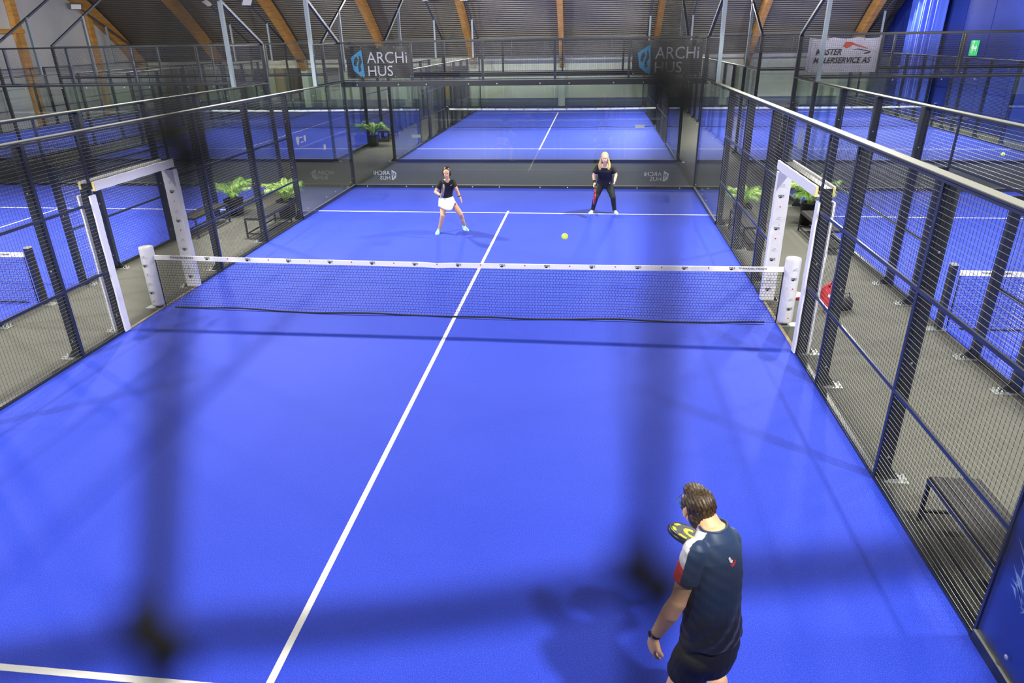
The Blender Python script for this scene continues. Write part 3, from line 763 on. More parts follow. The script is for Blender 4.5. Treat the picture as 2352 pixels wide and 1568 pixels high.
# ------------------------------------------------------------------ palms
LEAF = [mat('palm_green', (.10, .26, .03), .45, noise=(6, (.24, .44, .06), 3, .3, .7)), mat('palm_light', (.28, .46, .07), .45, noise=(6, (.42, .58, .14), 3, .3, .7))]
STEM = mat('palm_stem', (.16, .24, .05), .5)
def frond_mesh(L, droop, seed):
    rnd = random.Random(seed); m = MB(); n = 26; pts = []
    for i in range(n + 1):
        u = i / n; pts.append(V((L * (.30 * u + .42 * u * u), .02 * math.sin(u * 4 + seed), L * (1.02 * u - droop * u * u * u))))
    m.tube(pts[::3] , [.008 * (1 - .75 * i / 6) for i in range(len(pts[::3]))], 5, 1)
    for i in range(5, n + 1):
        u = i / n; p = pts[i]; tg = (pts[min(i + 1, n)] - pts[i - 1]).normalized(); side = V((0, 1, 0)); up = tg.cross(side) * -1
        ll = L * .34 * math.sin(PI * min(1, (u - .18) / .9)) + .05
        for s in (-1, 1):
            for q in (0,):
                pp = p
                d = (tg * .95 + side * s * .75 + up * rnd.uniform(.0, .3)).normalized(); wv = tg.cross(d).cross(d).normalized() * .0095
                a = pp; b = pp + d * ll * .5 + V((0, 0, -.01)); c = pp + d * ll + V((0, 0, -.30 * ll - .03))
                m.add([a - wv * .4, a + wv * .4, b + wv, b - wv, c], [(0, 1, 2, 3), (3, 2, 4)], 0, False)
    return m
FR = {}
for i in range(6):
    for k in (0, 1): FR[(i, k)] = frond_mesh(.62 + .05 * i, .25 + .08 * (i % 4), i).mesh('frond', [LEAF[k], STEM])
def palm(lab, x, y, sc=1.0, pot='square', light=0, nf=22, seed=1, phs=.42):
    t = thing('potted_palm', lab, 'plant', (x, y, 0), 'potted palms'); rnd = random.Random(seed)
    PT = mat('pot_black', (.015, .015, .017), .45); m = MB(); w0, w1 = .15, .19
    n = 4 if pot == 'square' else 20; a0 = PI / 4 if n == 4 else 0; k = 1.35 if n == 4 else 1
    prof = [(w0 * k, 0), (w1 * k, phs), (w1 * k * 1.03, phs), (w1 * k * 1.03, phs + .02), (w1 * k * .9, phs + .02), (w1 * k * .88, phs - .04)]
    vs = [(x + r * math.cos(a0 + 2 * PI * i / n), y + r * math.sin(a0 + 2 * PI * i / n), z) for r, z in prof for i in range(n)]
    fs = [(j * n + i, j * n + (i + 1) % n, (j + 1) * n + (i + 1) % n, (j + 1) * n + i) for j in range(len(prof) - 1) for i in range(n)] + [list(range(n))[::-1]]
    m.add(vs, fs, 0, n != 4); m.build('pot', PT, t)
    m = MB(); m.tube([(x, y, phs - .05), (x, y, phs - .03)], w1 * .95, 12); m.build('soil', mat('soil', (.03, .02, .012), .9), t)
    m = MB()
    for i in range(7): a = rnd.uniform(0, 6.28); m.tube([(x + .05 * math.cos(a), y + .05 * math.sin(a), phs - .04), (x + .07 * math.cos(a), y + .07 * math.sin(a), phs + .18)], .009, 5)
    m.build('stem', STEM, t)
    for i in range(nf):
        a = 2 * PI * i / nf * 2.4 + rnd.uniform(-.2, .2); tilt = .15 + .85 * (i / nf)
        o = link('frond', FR[(rnd.randrange(6), 1 if rnd.random() < (.35 + light * .3) else 0)], t, loc=(x + .04 * math.cos(a), y + .04 * math.sin(a), phs - .02))
        o.rotation_euler = Euler((0, -.33 + tilt * .58, a), 'XYZ'); s = sc * rnd.uniform(.75, 1.0); o.scale = (s, s, s)
palm('potted palm in square black pot in the left aisle', -7.0, 6.45, .78, seed=1)
palm('dense potted palm beside the bench outside the left fence', -5.55, 6.35, .80, nf=30, seed=2, light=1)
palm('bright potted palm seen through the right doorway', 7.08, 6.2, 1.0, pot='round', nf=26, seed=3, light=1, phs=.5)
palm('potted palm behind the right mesh fence', 5.62, 6.3, .80, nf=24, seed=4)
palm('small distant palm in the far left aisle', -7.0, 18.5, 1.05, nf=22, seed=5)

# ------------------------------------------------------------------ rackets, balls, bags
def racket(parent_or_none, grip, tip, normal, cols, lab=None, name='padel_racket'):
    """solid padel racket: parts face, rim, throat, grip"""
    g = V(grip); tdir = (V(tip) - g).normalized(); nz = V(normal); nz = (nz - tdir * nz.dot(tdir)).normalized(); xd = tdir.cross(nz)
    M = Matrix((xd, tdir, nz)).transposed().to_4x4(); M.translation = g
    t = thing(name, lab, 'racket', g) if lab else parent_or_none
    out = []
    for i in range(36):
        a = 2 * PI * i / 36; r = 1; xx = .128 * math.sin(a); yy = .145 * -math.cos(a)
        if yy < 0: xx *= 1 - .28 * (yy / .145) ** 2
        out.append((xx, .31 + yy))
    m = MB(); m.prism([(x * .97, .31 + (y - .31) * .97) for x, y in out], .034, M @ Matrix.Translation((0, 0, -.017)))
    m.build('face', cols[0], t)
    m = MB(); m.tube([M @ V((x, y, 0)) for x, y in out], .0195, 8, closed=True); m.build('rim', cols[1], t)
    m = MB()
    for s in (-1, 1): m.beam(M @ V((s * .012, .1, 0)), M @ V((s * .062, .2, 0)), .022, .03, up=nz)
    m.box(M @ V((0, .185, 0)), (.09, .02, .03), 0, M.to_3x3()); m.build('throat', cols[1], t)
    m = MB(); m.tube([M @ V((0, y, 0)) for y in (0, .006, .05, .1, .115)], [.012, .0175, .0165, .0165, .012], 12); m.build('grip', cols[2], t)
    m = MB()
    M2 = M @ Matrix.Translation((0, 0, .0172))
    for i in range(-2, 3):
        for j in range(-2, 4):
            if abs(i) + abs(j) < 4: m.prism([(i * .028 + .0055 * math.cos(b), .31 + j * .028 + .0055 * math.sin(b)) for b in [k * PI / 3 for k in range(6)]], .0008, M2)
    m.build('hole', BLACK, t, kind='stuff')
    return t, M
RW = mat('racket_white', (.8, .78, .76), .3, coat=.5); RR_ = mat('racket_red', (.5, .02, .03), .3, coat=.5); RB = mat('racket_black', (.015, .015, .02), .3, coat=.5)
racket(None, (5.37, 1.02, .03), (5.72, 1.42, .035), (0, 0, 1), (RW, RR_, mat('grip_tan', (.35, .2, .12), .7)), 'white and red racket lying on the floor behind the right net post')
BALLM = mat('ball_yellow', (.62, .85, .06), .85, sheen=.5, bump=(180, .6, .004)); SEAM = mat('ball_seam', (.85, .9, .7), .7)
def ball(lab, c, r=.0335):
    t = thing('padel_ball', lab, 'ball', c, 'yellow balls'); MB().ell(c, (r, r, r), None, 24, 16).build('felt', BALLM, t)
    pts = []
    for i in range(32):
        a = 2 * PI * i / 32; v = V((math.cos(a) + .35 * math.cos(3 * a), math.sin(a) - .35 * math.sin(3 * a), .9 * math.sin(2 * a))).normalized(); pts.append(V(c) + v * r)
    MB().tube(pts, .0016, 5, closed=True).build('seam', SEAM, t)
ball('yellow ball in flight above the net near the centre line', (1.854, -3.179, 2.208))
ball('yellow ball in flight over the right neighbouring court', (9.7, 3.94, 1.94))
ball('yellow ball lying outside the right fence', (5.75, 4.1, .034))
t = thing('sports_bag', 'red racket bag with small white logo leaning beyond the right doorway', 'bag', (5.95, .8, 0))
m = MB(); m.loft([((5.95, .68, .0), .07, .05), ((5.95, .72, .12), .15, .07), ((5.97, .76, .3), .17, .08), ((5.99, .8, .4), .10, .06), ((5.99, .8, .43), .03, .03)], (1, .2, 0), 16)
m.build('bag_body', mat('bag_red', (.62, .02, .03), .6, bump=(20, .4, .01)), t)
MB().tube([(5.9, .68, .38), (5.93, .66, .5), (6.02, .68, .5), (6.05, .72, .38)], .008, 6).build('strap', BLACK, t)
MB().box((5.93, .645, .25), (.08, .004, .05)).build('logo', WPR, t)
t = thing('gym_bag', 'small black bag on the aisle floor right of the red bag', 'bag', (6.2, .75, 0))
MB().loft([((6.2, .75, 0), .14, .09), ((6.2, .75, .12), .15, .1), ((6.2, .75, .2), .09, .05)], (1, .4, 0), 14).build('bag_body', mat('bag_black', (.015, .015, .017), .7), t)
MB().tube([(6.12, .72, .18), (6.15, .7, .27), (6.25, .76, .27), (6.28, .8, .18)], .008, 6).build('handle', BLACK, t)
# ------------------------------------------------------------------ people
def blob(name, mb, mats, parent, voxel=.007, smooth=3, assign=None, disp=None, **kw):
    me = mb.mesh(name, mats[0] if isinstance(mats, list) else mats)
    o = bpy.data.objects.new('tmp', me); COL.objects.link(o)
    r = o.modifiers.new('r', 'REMESH'); r.mode = 'VOXEL'; r.voxel_size = voxel; r.use_smooth_shade = True
    s = o.modifiers.new('s', 'SMOOTH'); s.factor = .5; s.iterations = smooth
    dg = bpy.context.evaluated_depsgraph_get(); me2 = bpy.data.meshes.new_from_object(o.evaluated_get(dg))
    bpy.data.objects.remove(o); bpy.data.meshes.remove(me); me2.name = name
    me2.materials.clear()
    for q in (mats if isinstance(mats, list) else [mats]): me2.materials.append(q)
    if disp:
        n_ = len(me2.vertices); co = [0.0] * (3 * n_); no = [0.0] * (3 * n_)
        me2.vertices.foreach_get('co', co); me2.vertices.foreach_get('normal', no)
        for i in range(0, 3 * n_, 3):
            d_ = disp(V(co[i:i + 3]), V(no[i:i + 3])); co[i] += d_.x; co[i + 1] += d_.y; co[i + 2] += d_.z
        me2.vertices.foreach_set('co', co); me2.update()
    if assign:
        me2.polygons.foreach_set('material_index', [assign(p.center.copy(), p.normal.copy()) for p in me2.polygons])
    me2.polygons.foreach_set('use_smooth', [True] * len(me2.polygons)); me2.update()
    return link(name, me2, parent, **kw)
def frame(f, up=(0, 0, 1)):
    f = V(f).normalized(); u = V(up); u = (u - f * u.dot(f)).normalized(); l = u.cross(f); return f, l, u
def hand(mb, wrist, d, palm_n, thumb_side, curl=.5, sc=1.0):
    """palm and five separate fingers. d direction of the hand, palm_n normal out of the palm, thumb_side +-1"""
    d = V(d).normalized(); n = V(palm_n); n = (n - d * n.dot(d)).normalized(); s = d.cross(n) * thumb_side
    w = V(wrist); P = lambda a, b, c: w + (d * a + s * b + n * c) * sc
    mb.loft([(P(-.02, 0, 0), .027 * sc, .019 * sc), (P(.015, .0, .0), .030 * sc, .017 * sc), (P(.05, 0, 0), .040 * sc, .015 * sc), (P(.085, -.002, 0), .041 * sc, .013 * sc), (P(.095, -.002, 0), .034 * sc, .009 * sc)], s, 14)
    for k, (off, L) in enumerate(((.030, .070), (.010, .078), (-.011, .072), (-.031, .056))):
        a = P(.078, off, 0); pts = [a]; ang = curl * .35; cur = a + d * 0
        for q, fr in enumerate((.45, .32, .23)):
            ang += curl * (.55 + .1 * k) if q else curl * .3
            dd = (d * math.cos(ang) + n * math.sin(ang) + s * off * 1.2).normalized(); cur = cur + dd * L * fr * sc; pts.append(cur)
        mb.tube([pts[0] - d * .02 * sc] + pts, [.0095 * sc, .0095 * sc, .0088 * sc, .0080 * sc, .0066 * sc], 8)
    a = P(.015, .024, .004); b = P(.045, .048, .012); c = P(.072, .052, .022 + .01 * curl); e = P(.092, .048, .030 + .012 * curl)
    mb.tube([a, b, c, e], [.013 * sc, .0115 * sc, .0098 * sc, .0075 * sc], 8)
def head(mb, c, f, up, sc=1.0):
    f, l, u = frame(f, up); R = Matrix((l, f, u)).transposed(); c = V(c); P = lambda a, b, z: c + (l * a + f * b + u * z) * sc
    mb.ell(P(0, -.008, .028), (.074 * sc, .094 * sc, .090 * sc), R, 20, 14)       # skull
    mb.ell(P(0, .024, -.035), (.057 * sc, .062 * sc, .072 * sc), R, 18, 12)       # face and jaw
    mb.ell(P(0, .050, -.092), (.022 * sc, .022 * sc, .018 * sc), R, 12, 8)        # chin
    mb.loft([(P(0, .082, .015), .006 * sc, .007 * sc), (P(0, .097, -.015), .010 * sc, .011 * sc), (P(0, .096, -.026), .014 * sc, .011 * sc), (P(0, .083, -.034), .011 * sc, .008 * sc)], l, 10)
    mb.ell(P(0, .078, .030), (.050 * sc, .014 * sc, .010 * sc), R, 12, 8)         # brow
    for s in (-1, 1):
        mb.ell(P(s * .076, -.006, -.008), (.009 * sc, .018 * sc, .032 * sc), R, 10, 8)
        mb.ell(P(s * .036, .062, -.025), (.018 * sc, .016 * sc, .018 * sc), R, 10, 8)
    return P, R
def face_parts(P, R, parent, hairm, sc=1.0, lip=(.45, .12, .11)):
    EW = mat('eye_white', (.7, .7, .68), .3); IR = mat('iris_dark', (.03, .02, .015), .2); LP = mat('lips', lip, .5)
    for s in (-1, 1):
        m = MB(); m.ell(P(s * .031, .077, .006), (.0120 * sc, .007 * sc, .0052 * sc), R, 12, 8, 0); m.ell(P(s * .031, .083, .006), (.0052 * sc, .0032 * sc, .0048 * sc), R, 10, 6, 1)
        m.build('eye', [EW, IR], parent)
        m = MB(); m.tube([P(s * .014, .089, .022), P(s * .032, .088, .028), P(s * .050, .074, .022)], [.003 * sc, .004 * sc, .002 * sc], 6); m.build('eyebrow', hairm, parent)
    m = MB(); m.tube([P(-.022, .078, -.058), P(-.008, .088, -.054), P(.008, .088, -.054), P(.022, .078, -.058)], [.002, .005 * sc, .005 * sc, .002], 8)
    m.build('mouth', LP, parent)
def skin_mat(name, c): return mat(name, c, .5, spec=.4, noise=(9, tuple(x * .86 for x in c), 3, .3, .7))
def shoe(parent, ankle, f, cols, sc=1.0):
    f = V((f[0], f[1], 0)).normalized(); l = V((0, 0, 1)).cross(f); a = V((ankle[0], ankle[1], 0)); P = lambda b, z: a + f * b * sc + V((0, 0, z * sc + .012))
    m = MB(); m.loft([(P(-.065, .045), .028 * sc, .035 * sc), (P(-.04, .05), .036 * sc, .045 * sc), (P(.0, .05), .036 * sc, .045 * sc), (P(.06, .042), .042 * sc, .038 * sc), (P(.12, .032), .044 * sc, .028 * sc), (P(.165, .026), .036 * sc, .020 * sc), (P(.185, .022), .015, .010)], l, 18)
    m.cone(P(-.015, .05), P(-.012, .105), .042 * sc, .038 * sc, 16, round_ends=False)
    o = blob('shoe', m, cols[0], parent, .006, 2)
    m = MB(); ol = []
    for t_ in range(24):
        w = 2 * PI * t_ / 24; x = .06 + .13 * math.cos(w); y = (.044 + .006 * math.cos(w)) * math.sin(w); ol.append((x * sc, y * sc))
    M = Matrix((f, l, (0, 0, 1))).transposed().to_4x4(); M.translation = a + V((0, 0, .013)); m.prism(ol, .026, M); m.build('sole', cols[1], o)
    m = MB()
    for k in range(4): q = P(.035 + .022 * k, .083 - .009 * k); m.tube([q - l * .02, q + V((0, 0, .006)), q + l * .02], .0035, 6)
    m.build('lace', cols[2], o)
def wrinkle(freq, amp, axis=(0, 0, 1), seed=0):
    ax = V(axis).normalized()
    def f(co, n): 
        a = co.dot(ax) * freq + 1.7 * math.sin(co.x * 14 + seed) + 1.3 * math.sin(co.y * 17 + seed * 2)
        return n * amp * math.sin(a) * (.6 + .4 * math.sin(co.z * 11 + co.x * 9))
    return f

# ---- woman with dark hair, white skirt
sk = skin_mat('skin_tan', (.74, .43, .26)); hairD = mat('hair_dark', (.018, .010, .008), .35, noise=((60, 60, 6), (.026, .015, .010), 3, .3, .7))
T1 = thing('person', 'woman with dark tied hair in white skirt, crouching ready beyond the net', 'person', (-1.12, 5.0, 0))
f1 = V((.14, -.98, 0)); Lx = V((.98, .14, 0)); m = MB()
P, R = head(m, (-1.045, 4.78, 1.395), (.06, -.99, -.12), (0, -.12, 1), 1.04)
m.cone((-1.06, 4.86, 1.18), (-1.05, 4.81, 1.33), .052, .048)
m.loft([((-1.15, 5.13, .66), .13, .10), ((-1.16, 5.12, .76), .165, .115), ((-1.15, 5.06, .88), .125, .095), ((-1.11, 4.98, 1.0), .135, .10), ((-1.08, 4.92, 1.12), .155, .10), ((-1.07, 4.88, 1.2), .12, .075), ((-1.065, 4.87, 1.25), .05, .045)], Lx, 24)
for a, b, c in (((-1.225, 4.89, 1.165), (-1.325, 4.80, .975), .0), ((-.925, 4.88, 1.175), (-.845, 4.84, 1.0), 0)): m.cone(a, b, .048, .036)
m.cone((-1.325, 4.80, .975), (-1.17, 4.57, .955), .036, .026); m.cone((-.845, 4.84, 1.0), (-.755, 4.70, .875), .036, .025)
hand(m, (-1.17, 4.57, .955), (.75, -.62, .12), (.5, .3, .85), 1, 1.25, .86)
hand(m, (-.755, 4.70, .875), (.42, -.25, -.86), (-.8, -.1, -.4), 1, .35, .86)
m.cone((-1.23, 5.12, .72), (-1.205, 4.86, .44), .088, .056); m.cone((-1.07, 5.12, .72), (-.82, 4.98, .45), .090, .056)
m.cone((-1.205, 4.86, .44), (-1.33, 4.97, .09), .054, .034); m.cone((-.82, 4.98, .45), (-.80, 5.30, .09), .054, .034)
m.ell((-1.255, 4.93, .31), (.046, .047, .09), None, 12, 8); m.ell((-.815, 5.09, .33), (.046, .047, .09), None, 12, 8)
m.cone((-1.33, 4.97, .09), (-1.345, 4.9, .05), .034, .03); m.cone((-.80, 5.30, .09), (-.765, 5.24, .05), .034, .03)
B1 = blob('body', m, sk, T1, .0065, 2); face_parts(P, R, T1, hairD, .98)
m = MB(); m.ell(P(0, -.026, .046), (.088, .098, .096), R, 24, 16); m.ell(P(0, -.045, -.02), (.088, .066, .084), R, 18, 12); m.ell(P(0, -.10, .02), (.035, .04, .04), R, 12, 8)
for s in (-1, 1): m.ell(P(s * .074, .002, .01), (.018, .042, .070), R, 12, 10)
m.tube([P(0, -.11, .0), P(.0, -.13, -.06), P(.01, -.12, -.14)], [.03, .026, .01], 10)
def carve1(co, n): return n * .0007 * math.sin(co.x * 300 + co.z * 60)
blob('hair', m, hairD, T1, .006, 2, disp=carve1)
SHK = mat('shirt_black', (.012, .012, .015), .7, spec=.3); m = MB()
m.loft([((-1.16, 5.10, .80), .165, .125), ((-1.15, 5.06, .88), .145, .115), ((-1.11, 4.98, 1.0), .15, .118), ((-1.08, 4.92, 1.11), .168, .118), ((-1.07, 4.885, 1.19), .140, .090), ((-1.067, 4.875, 1.235), .082, .062)], Lx, 24)
for a, b in (((-1.20, 4.89, 1.17), (-1.285, 4.835, 1.05)), ((-.945, 4.88, 1.18), (-.885, 4.855, 1.075))): m.cone(a, b, .064, .060, round_ends=False); m.ell(a, (.066, .062, .058), None, 12, 8)
sh = blob('shirt', m, SHK, T1, .0065, 2, disp=wrinkle(40, .003))
m = MB(); M = plane_M((-.985, 4.785, 1.135), Lx, (0, 0, 1)); m.prism([(0, 0), (.012, -.014), (.05, .012), (.014, .0)], .004, M); m.build('logo', WPR, sh)
SKW = mat('skirt_white', (.86, .86, .86), .7); m = MB(); n = 40; rows = []
hl = [(0, .82, .150, .118), (.35, .76, .178, .15), (1, .60, .222, .20)]
def skr(w):   # hem height round the waist: slit above the left thigh
    s = math.cos(w - .35); return .575 + .02 * math.sin(3 * w) + .03 * math.cos(w - 3.0) + (.15 * max(0, 1 - abs(w - .50) / .55))
for r in range(9):
    u = r / 8; ring = []
    for k in range(n):
        w = 2 * PI * k / n; zh = skr(w); z = .825 * (1 - u) + zh * u
        a = .150 + .058 * u ** .6 + .006 * math.sin(7 * w) * u; b = .118 + .075 * u ** .8 + .006 * math.sin(5 * w + 1) * u
        c = V((-1.155, 5.095, 0)).lerp(V((-1.12, 5.03, 0)), u); ring.append(c + Lx * a * math.cos(w) + f1 * b * -math.sin(w) * -1 + V((0, 0, z)))
    rows += ring
rows2 = []
for r in range(9):
    for k in range(n):
        p = rows[r * n + k]; c = V((-1.14, 5.06, p.z)); rows2.append(p + (c - p).normalized() * .006)
vs = rows + rows2; fs = []
for r in range(8):
    for k in range(n): k2 = (k + 1) % n; fs += [(r * n + k, r * n + k2, (r + 1) * n + k2, (r + 1) * n + k), (9 * n + r * n + k, 9 * n + (r + 1) * n + k, 9 * n + (r + 1) * n + k2, 9 * n + r * n + k2)]
for k in range(n): k2 = (k + 1) % n; fs += [(8 * n + k, 8 * n + k2, 17 * n + k2, 17 * n + k), (k, 9 * n + k, 9 * n + k2, k2)]
m.add(vs, fs, 0, True); m.build('skirt', SKW, T1)
ST = [mat('shoe_aqua', (.35, .72, .70), .6), WPR, mat('lace_pale', (.75, .85, .7), .6)]
shoe(T1, (-1.34, 4.93), (-.12, -1), ST, .95); shoe(T1, (-.80, 5.27), (.62, -.75), ST, .95)
MB().tube([(-.775 + .03 * math.cos(a), 4.722 + .028 * math.sin(a), .905 + .012 * math.cos(a + 1)) for a in [i * PI / 8 for i in range(16)]], .009, 6, closed=True).build('wristband', BLACK, T1)
racket(None, (-1.155, 4.53, .90), (-1.02, 4.25, 1.16), (1, .3, -.2), (mat('racket_navy', (.03, .035, .10), .3, coat=.5), mat('racket_silver', (.16, .16, .20), .3, coat=.5), WPR), 'dark racket with silver rim held in front of the black shirt of the skirted woman')

# ---- woman with long fair hair, black leggings
sk2 = skin_mat('skin_fair', (.80, .53, .39)); hairB = mat('hair_blond', (.50, .33, .11), .4, noise=((90, 90, 5), (.72, .53, .24), 3, .3, .7))
T2 = thing('person', 'woman with long blond hair and black leggings, standing astride the far service line', 'person', (2.42, 7.0, 0))
f2 = V((-.03, -1, 0)); m = MB(); X = V((1, -.03, 0))
P, R = head(m, (2.39, 6.63, 1.425), (0, -.99, -.10), (0, -.2, 1), 1.04)
m.cone((2.40, 6.76, 1.21), (2.395, 6.67, 1.36), .056, .052)
m.loft([((2.42, 7.10, .68), .13, .11), ((2.42, 7.08, .80), .175, .125), ((2.42, 7.00, .93), .155, .115), ((2.41, 6.9, 1.05), .165, .12), ((2.405, 6.82, 1.15), .175, .115), ((2.40, 6.78, 1.22), .13, .08), ((2.40, 6.77, 1.27), .05, .05)], X, 24)
m.cone((2.225, 6.83, 1.17), (2.145, 6.86, .97), .055, .042); m.cone((2.585, 6.83, 1.17), (2.675, 6.86, .99), .055, .042)
m.cone((2.145, 6.86, .97), (2.170, 6.71, .80), .042, .028); m.cone((2.675, 6.86, .99), (2.65, 6.66, .89), .042, .028)
hand(m, (2.170, 6.71, .80), (.08, -.25, -.9), (.5, -.85, .2), 1, 1.35, .88)
hand(m, (2.65, 6.66, .89), (-.05, -.35, -.9), (-.9, -.1, .1), -1, 1.2, .88)
m.cone((2.335, 7.08, .76), (2.215, 6.93, .44), .105, .066); m.cone((2.505, 7.08, .76), (2.63, 6.93, .44), .105, .066)
m.cone((2.215, 6.93, .44), (2.145, 7.08, .09), .062, .040); m.cone((2.63, 6.93, .44), (2.69, 7.05, .09), .062, .040)
m.ell((2.19, 7.02, .31), (.056, .058, .10), None, 12, 8); m.ell((2.655, 7.01, .31), (.056, .058, .10), None, 12, 8)
m.cone((2.145, 7.08, .09), (2.13, 7.0, .05), .04, .034); m.cone((2.69, 7.05, .09), (2.7, 6.98, .05), .04, .034)
blob('body', m, sk2, T2, .0065, 2); face_parts(P, R, T2, mat('brow_fair', (.25, .15, .07), .6), .98)
m = MB(); m.ell(P(0, -.028, .044), (.087, .096, .095), R, 24, 16); m.ell(P(0, -.055, -.03), (.090, .060, .092), R, 18, 12)
for s in (-1, 1):
    m.ell(P(s * .069, -.012, .01), (.014, .036, .06), R, 10, 8)
    m.loft([(P(s * .074, -.025, .0), .022, .04), (P(s * .088, -.012, -.07), .030, .036), (P(s * .104, .020, -.14), .038, .028), (P(s * .104, .050, -.20), .036, .022), (P(s * .094, .066, -.25), .020, .014)], X, 16)
def strands(co, n): return n * (.0028 if co.z < 1.38 else .0009) * math.sin(co.x * 360 + 1.6 * math.sin(co.z * 18))
blob('hair', m, hairB, T2, .0055, 2, disp=strands)
m = MB(); m.loft([((2.42, 7.06, .74), .185, .145), ((2.42, 7.04, .84), .19, .145), ((2.42, 6.99, .94), .175, .135), ((2.41, 6.9, 1.05), .18, .135), ((2.405, 6.83, 1.14), .19, .130), ((2.40, 6.79, 1.20), .145, .095), ((2.40, 6.78, 1.235), .09, .068)], X, 24)
for a, b in (((2.235, 6.83, 1.17), (2.165, 6.85, 1.04)), ((2.575, 6.83, 1.17), (2.65, 6.85, 1.05))): m.cone(a, b, .072, .068, round_ends=False); m.ell(a, (.072, .068, .062), None, 12, 8)
SHN = mat('shirt_navy_black', (.014, .014, .022), .7, spec=.3); SHG = mat('shirt_yoke', (.022, .025, .022), .8)
sh = blob('shirt', m, [SHN, SHG], T2, .0065, 2, disp=wrinkle(35, .0035, seed=2), assign=lambda c, n: 1 if c.z > 1.08 else 0)
LEG = mat('leggings_black', (.014, .018, .019), .6, spec=.4); m = MB()
m.loft([((2.42, 7.10, .64), .12, .11), ((2.42, 7.09, .76), .178, .135), ((2.42, 7.05, .86), .165, .125)], X, 24)
m.cone((2.335, 7.08, .76), (2.215, 6.93, .44), .112, .072); m.cone((2.505, 7.08, .76), (2.63, 6.93, .44), .112, .072)
m.cone((2.215, 6.93, .44), (2.14, 7.075, .06), .068, .048, round_ends=False); m.cone((2.63, 6.93, .44), (2.692, 7.045, .06), .068, .048, round_ends=False)
m.ell((2.19, 7.02, .31), (.061, .063, .11), None, 12, 8); m.ell((2.655, 7.01, .31), (.061, .063, .11), None, 12, 8)
lg = blob('leggings', m, LEG, T2, .0065, 2, disp=wrinkle(60, .002, seed=3))
MB().prism([(0, 0), (.02, .005), (.015, .04), (.03, .05), (0, .045)], .003, plane_M((2.53, 6.935, .76), (1, 0, 0), (0, .1, 1))).build('logo', WPR, lg)
SB = [mat('shoe_ice', (.50, .68, .80), .6), WPR, WPR]
shoe(T2, (2.135, 7.05), (-.45, -1), SB, .98); shoe(T2, (2.70, 7.03), (.35, -1), SB, .98)
MB().cone((2.160, 6.77, .865), (2.168, 6.725, .815), .037, .036, round_ends=False).build('wristband', BLACK, T2)
MB().tube([(2.652 + .03 * math.cos(a), 6.69 + .03 * math.sin(a), .91 + .01 * math.cos(a)) for a in [i * PI / 8 for i in range(16)]], .005, 6, closed=True).build('watch', BLACK, T2)
racket(None, (2.185, 6.655, .79), (2.175, 6.55, .36), (1, 0.12, 0), (RR_, mat('racket_dark_red', (.25, .01, .015), .3, coat=.5), RB), 'red racket hanging edge-on from the hand of the blond woman')

# ---- man in the foreground, seen from behind
sk3 = skin_mat('skin_man', (.80, .47, .27))
T3 = thing('person', 'man seen from behind at lower right, navy shirt with white and red sleeve', 'person', (2.85, -7.1, 0))
fm_ = V((-.66, .75, 0)).normalized(); LM = V((-.75, -.66, 0)).normalized(); m = MB()
P, R = head(m, (2.762, -6.825, 1.668), (-.40, .91, -.10), (-.05, .12, 1), 1.09)
m.cone((2.838, -6.938, 1.58), (2.785, -6.87, 1.66), .076, .066)
tors = [((2.86, -7.05, .86), .150, .115), ((2.865, -7.05, .95), .165, .12), ((2.865, -7.04, 1.08), .150, .115), ((2.862, -7.02, 1.22), .155, .118), ((2.856, -6.985, 1.38), .165, .118), ((2.850, -6.97, 1.51), .150, .10), ((2.842, -6.95, 1.595), .105, .078), ((2.834, -6.935, 1.64), .066, .06)]
m.loft(tors, LM, 28)
shL = V((2.728, -7.066, 1.555)); shR = V((2.940, -6.880, 1.505)); elL = V((2.662, -7.11, 1.250)); wrL = V((2.560, -7.06, .925))
elR = V((3.02, -6.68, 1.22)); wrR = V((2.93, -6.48, 1.14))
m.ell(shL, (.056, .056, .056), None, 14, 10); m.ell(shR, (.056, .056, .056), None, 14, 10)
m.cone(shL, elL, .056, .045); m.cone(elL, elL.lerp(wrL, .35), .048, .051); m.cone(elL.lerp(wrL, .3), wrL, .051, .031)
m.cone(shR, elR, .056, .045); m.cone(elR, wrR, .045, .030)
hand(m, wrL, (-.12, .06, -1), (.85, .25, .2), 1, .7, 1.24)
hand(m, wrR, (-.55, .6, .1), (.1, .3, .9), 1, 1.4, 1.0)
hL, hR = V((2.79, -7.12, .87)), V((2.94, -6.99, .87)); kL, kR = V((2.715, -7.05, .49)), V((2.97, -6.80, .49)); aL, aR = V((2.72, -7.25, .09)), V((3.04, -6.97, .09))
for h_, k_, a_ in ((hL, kL, aL), (hR, kR, aR)):
    m.cone(h_, k_, .098, .066); m.cone(k_, a_, .062, .038); m.ell(k_.lerp(a_, .32) + V((.01, -.02, 0)), (.06, .062, .11), None, 12, 8); m.cone(a_, a_ + fm_ * .07 + V((0, 0, -.04)), .04, .034)
blob('body', m, sk3, T3, .0055, 3)
hairM = mat('hair_brown', (.020, .011, .005), .45, noise=((70, 160, 45), (.15, .085, .028), 5, .45, .8)); face_parts(P, R, T3, hairM, 1.06)
m = MB(); m.ell(P(0, -.022, .036), (.088, .103, .096), R, 24, 16); m.ell(P(0, -.048, -.022), (.083, .066, .082), R, 20, 12); m.ell(P(0, .030, .080), (.068, .060, .040), R, 16, 10)
m.ell(P(0, -.056, -.070), (.054, .036, .040), R, 16, 10)
for s in (-1, 1): m.ell(P(s * .070, .014, .022), (.014, .035, .045), R, 10, 8)
f_, l_, u_ = frame((-.40, .91, -.10), (-.05, .12, 1)); hc = P(0, 0, 0)
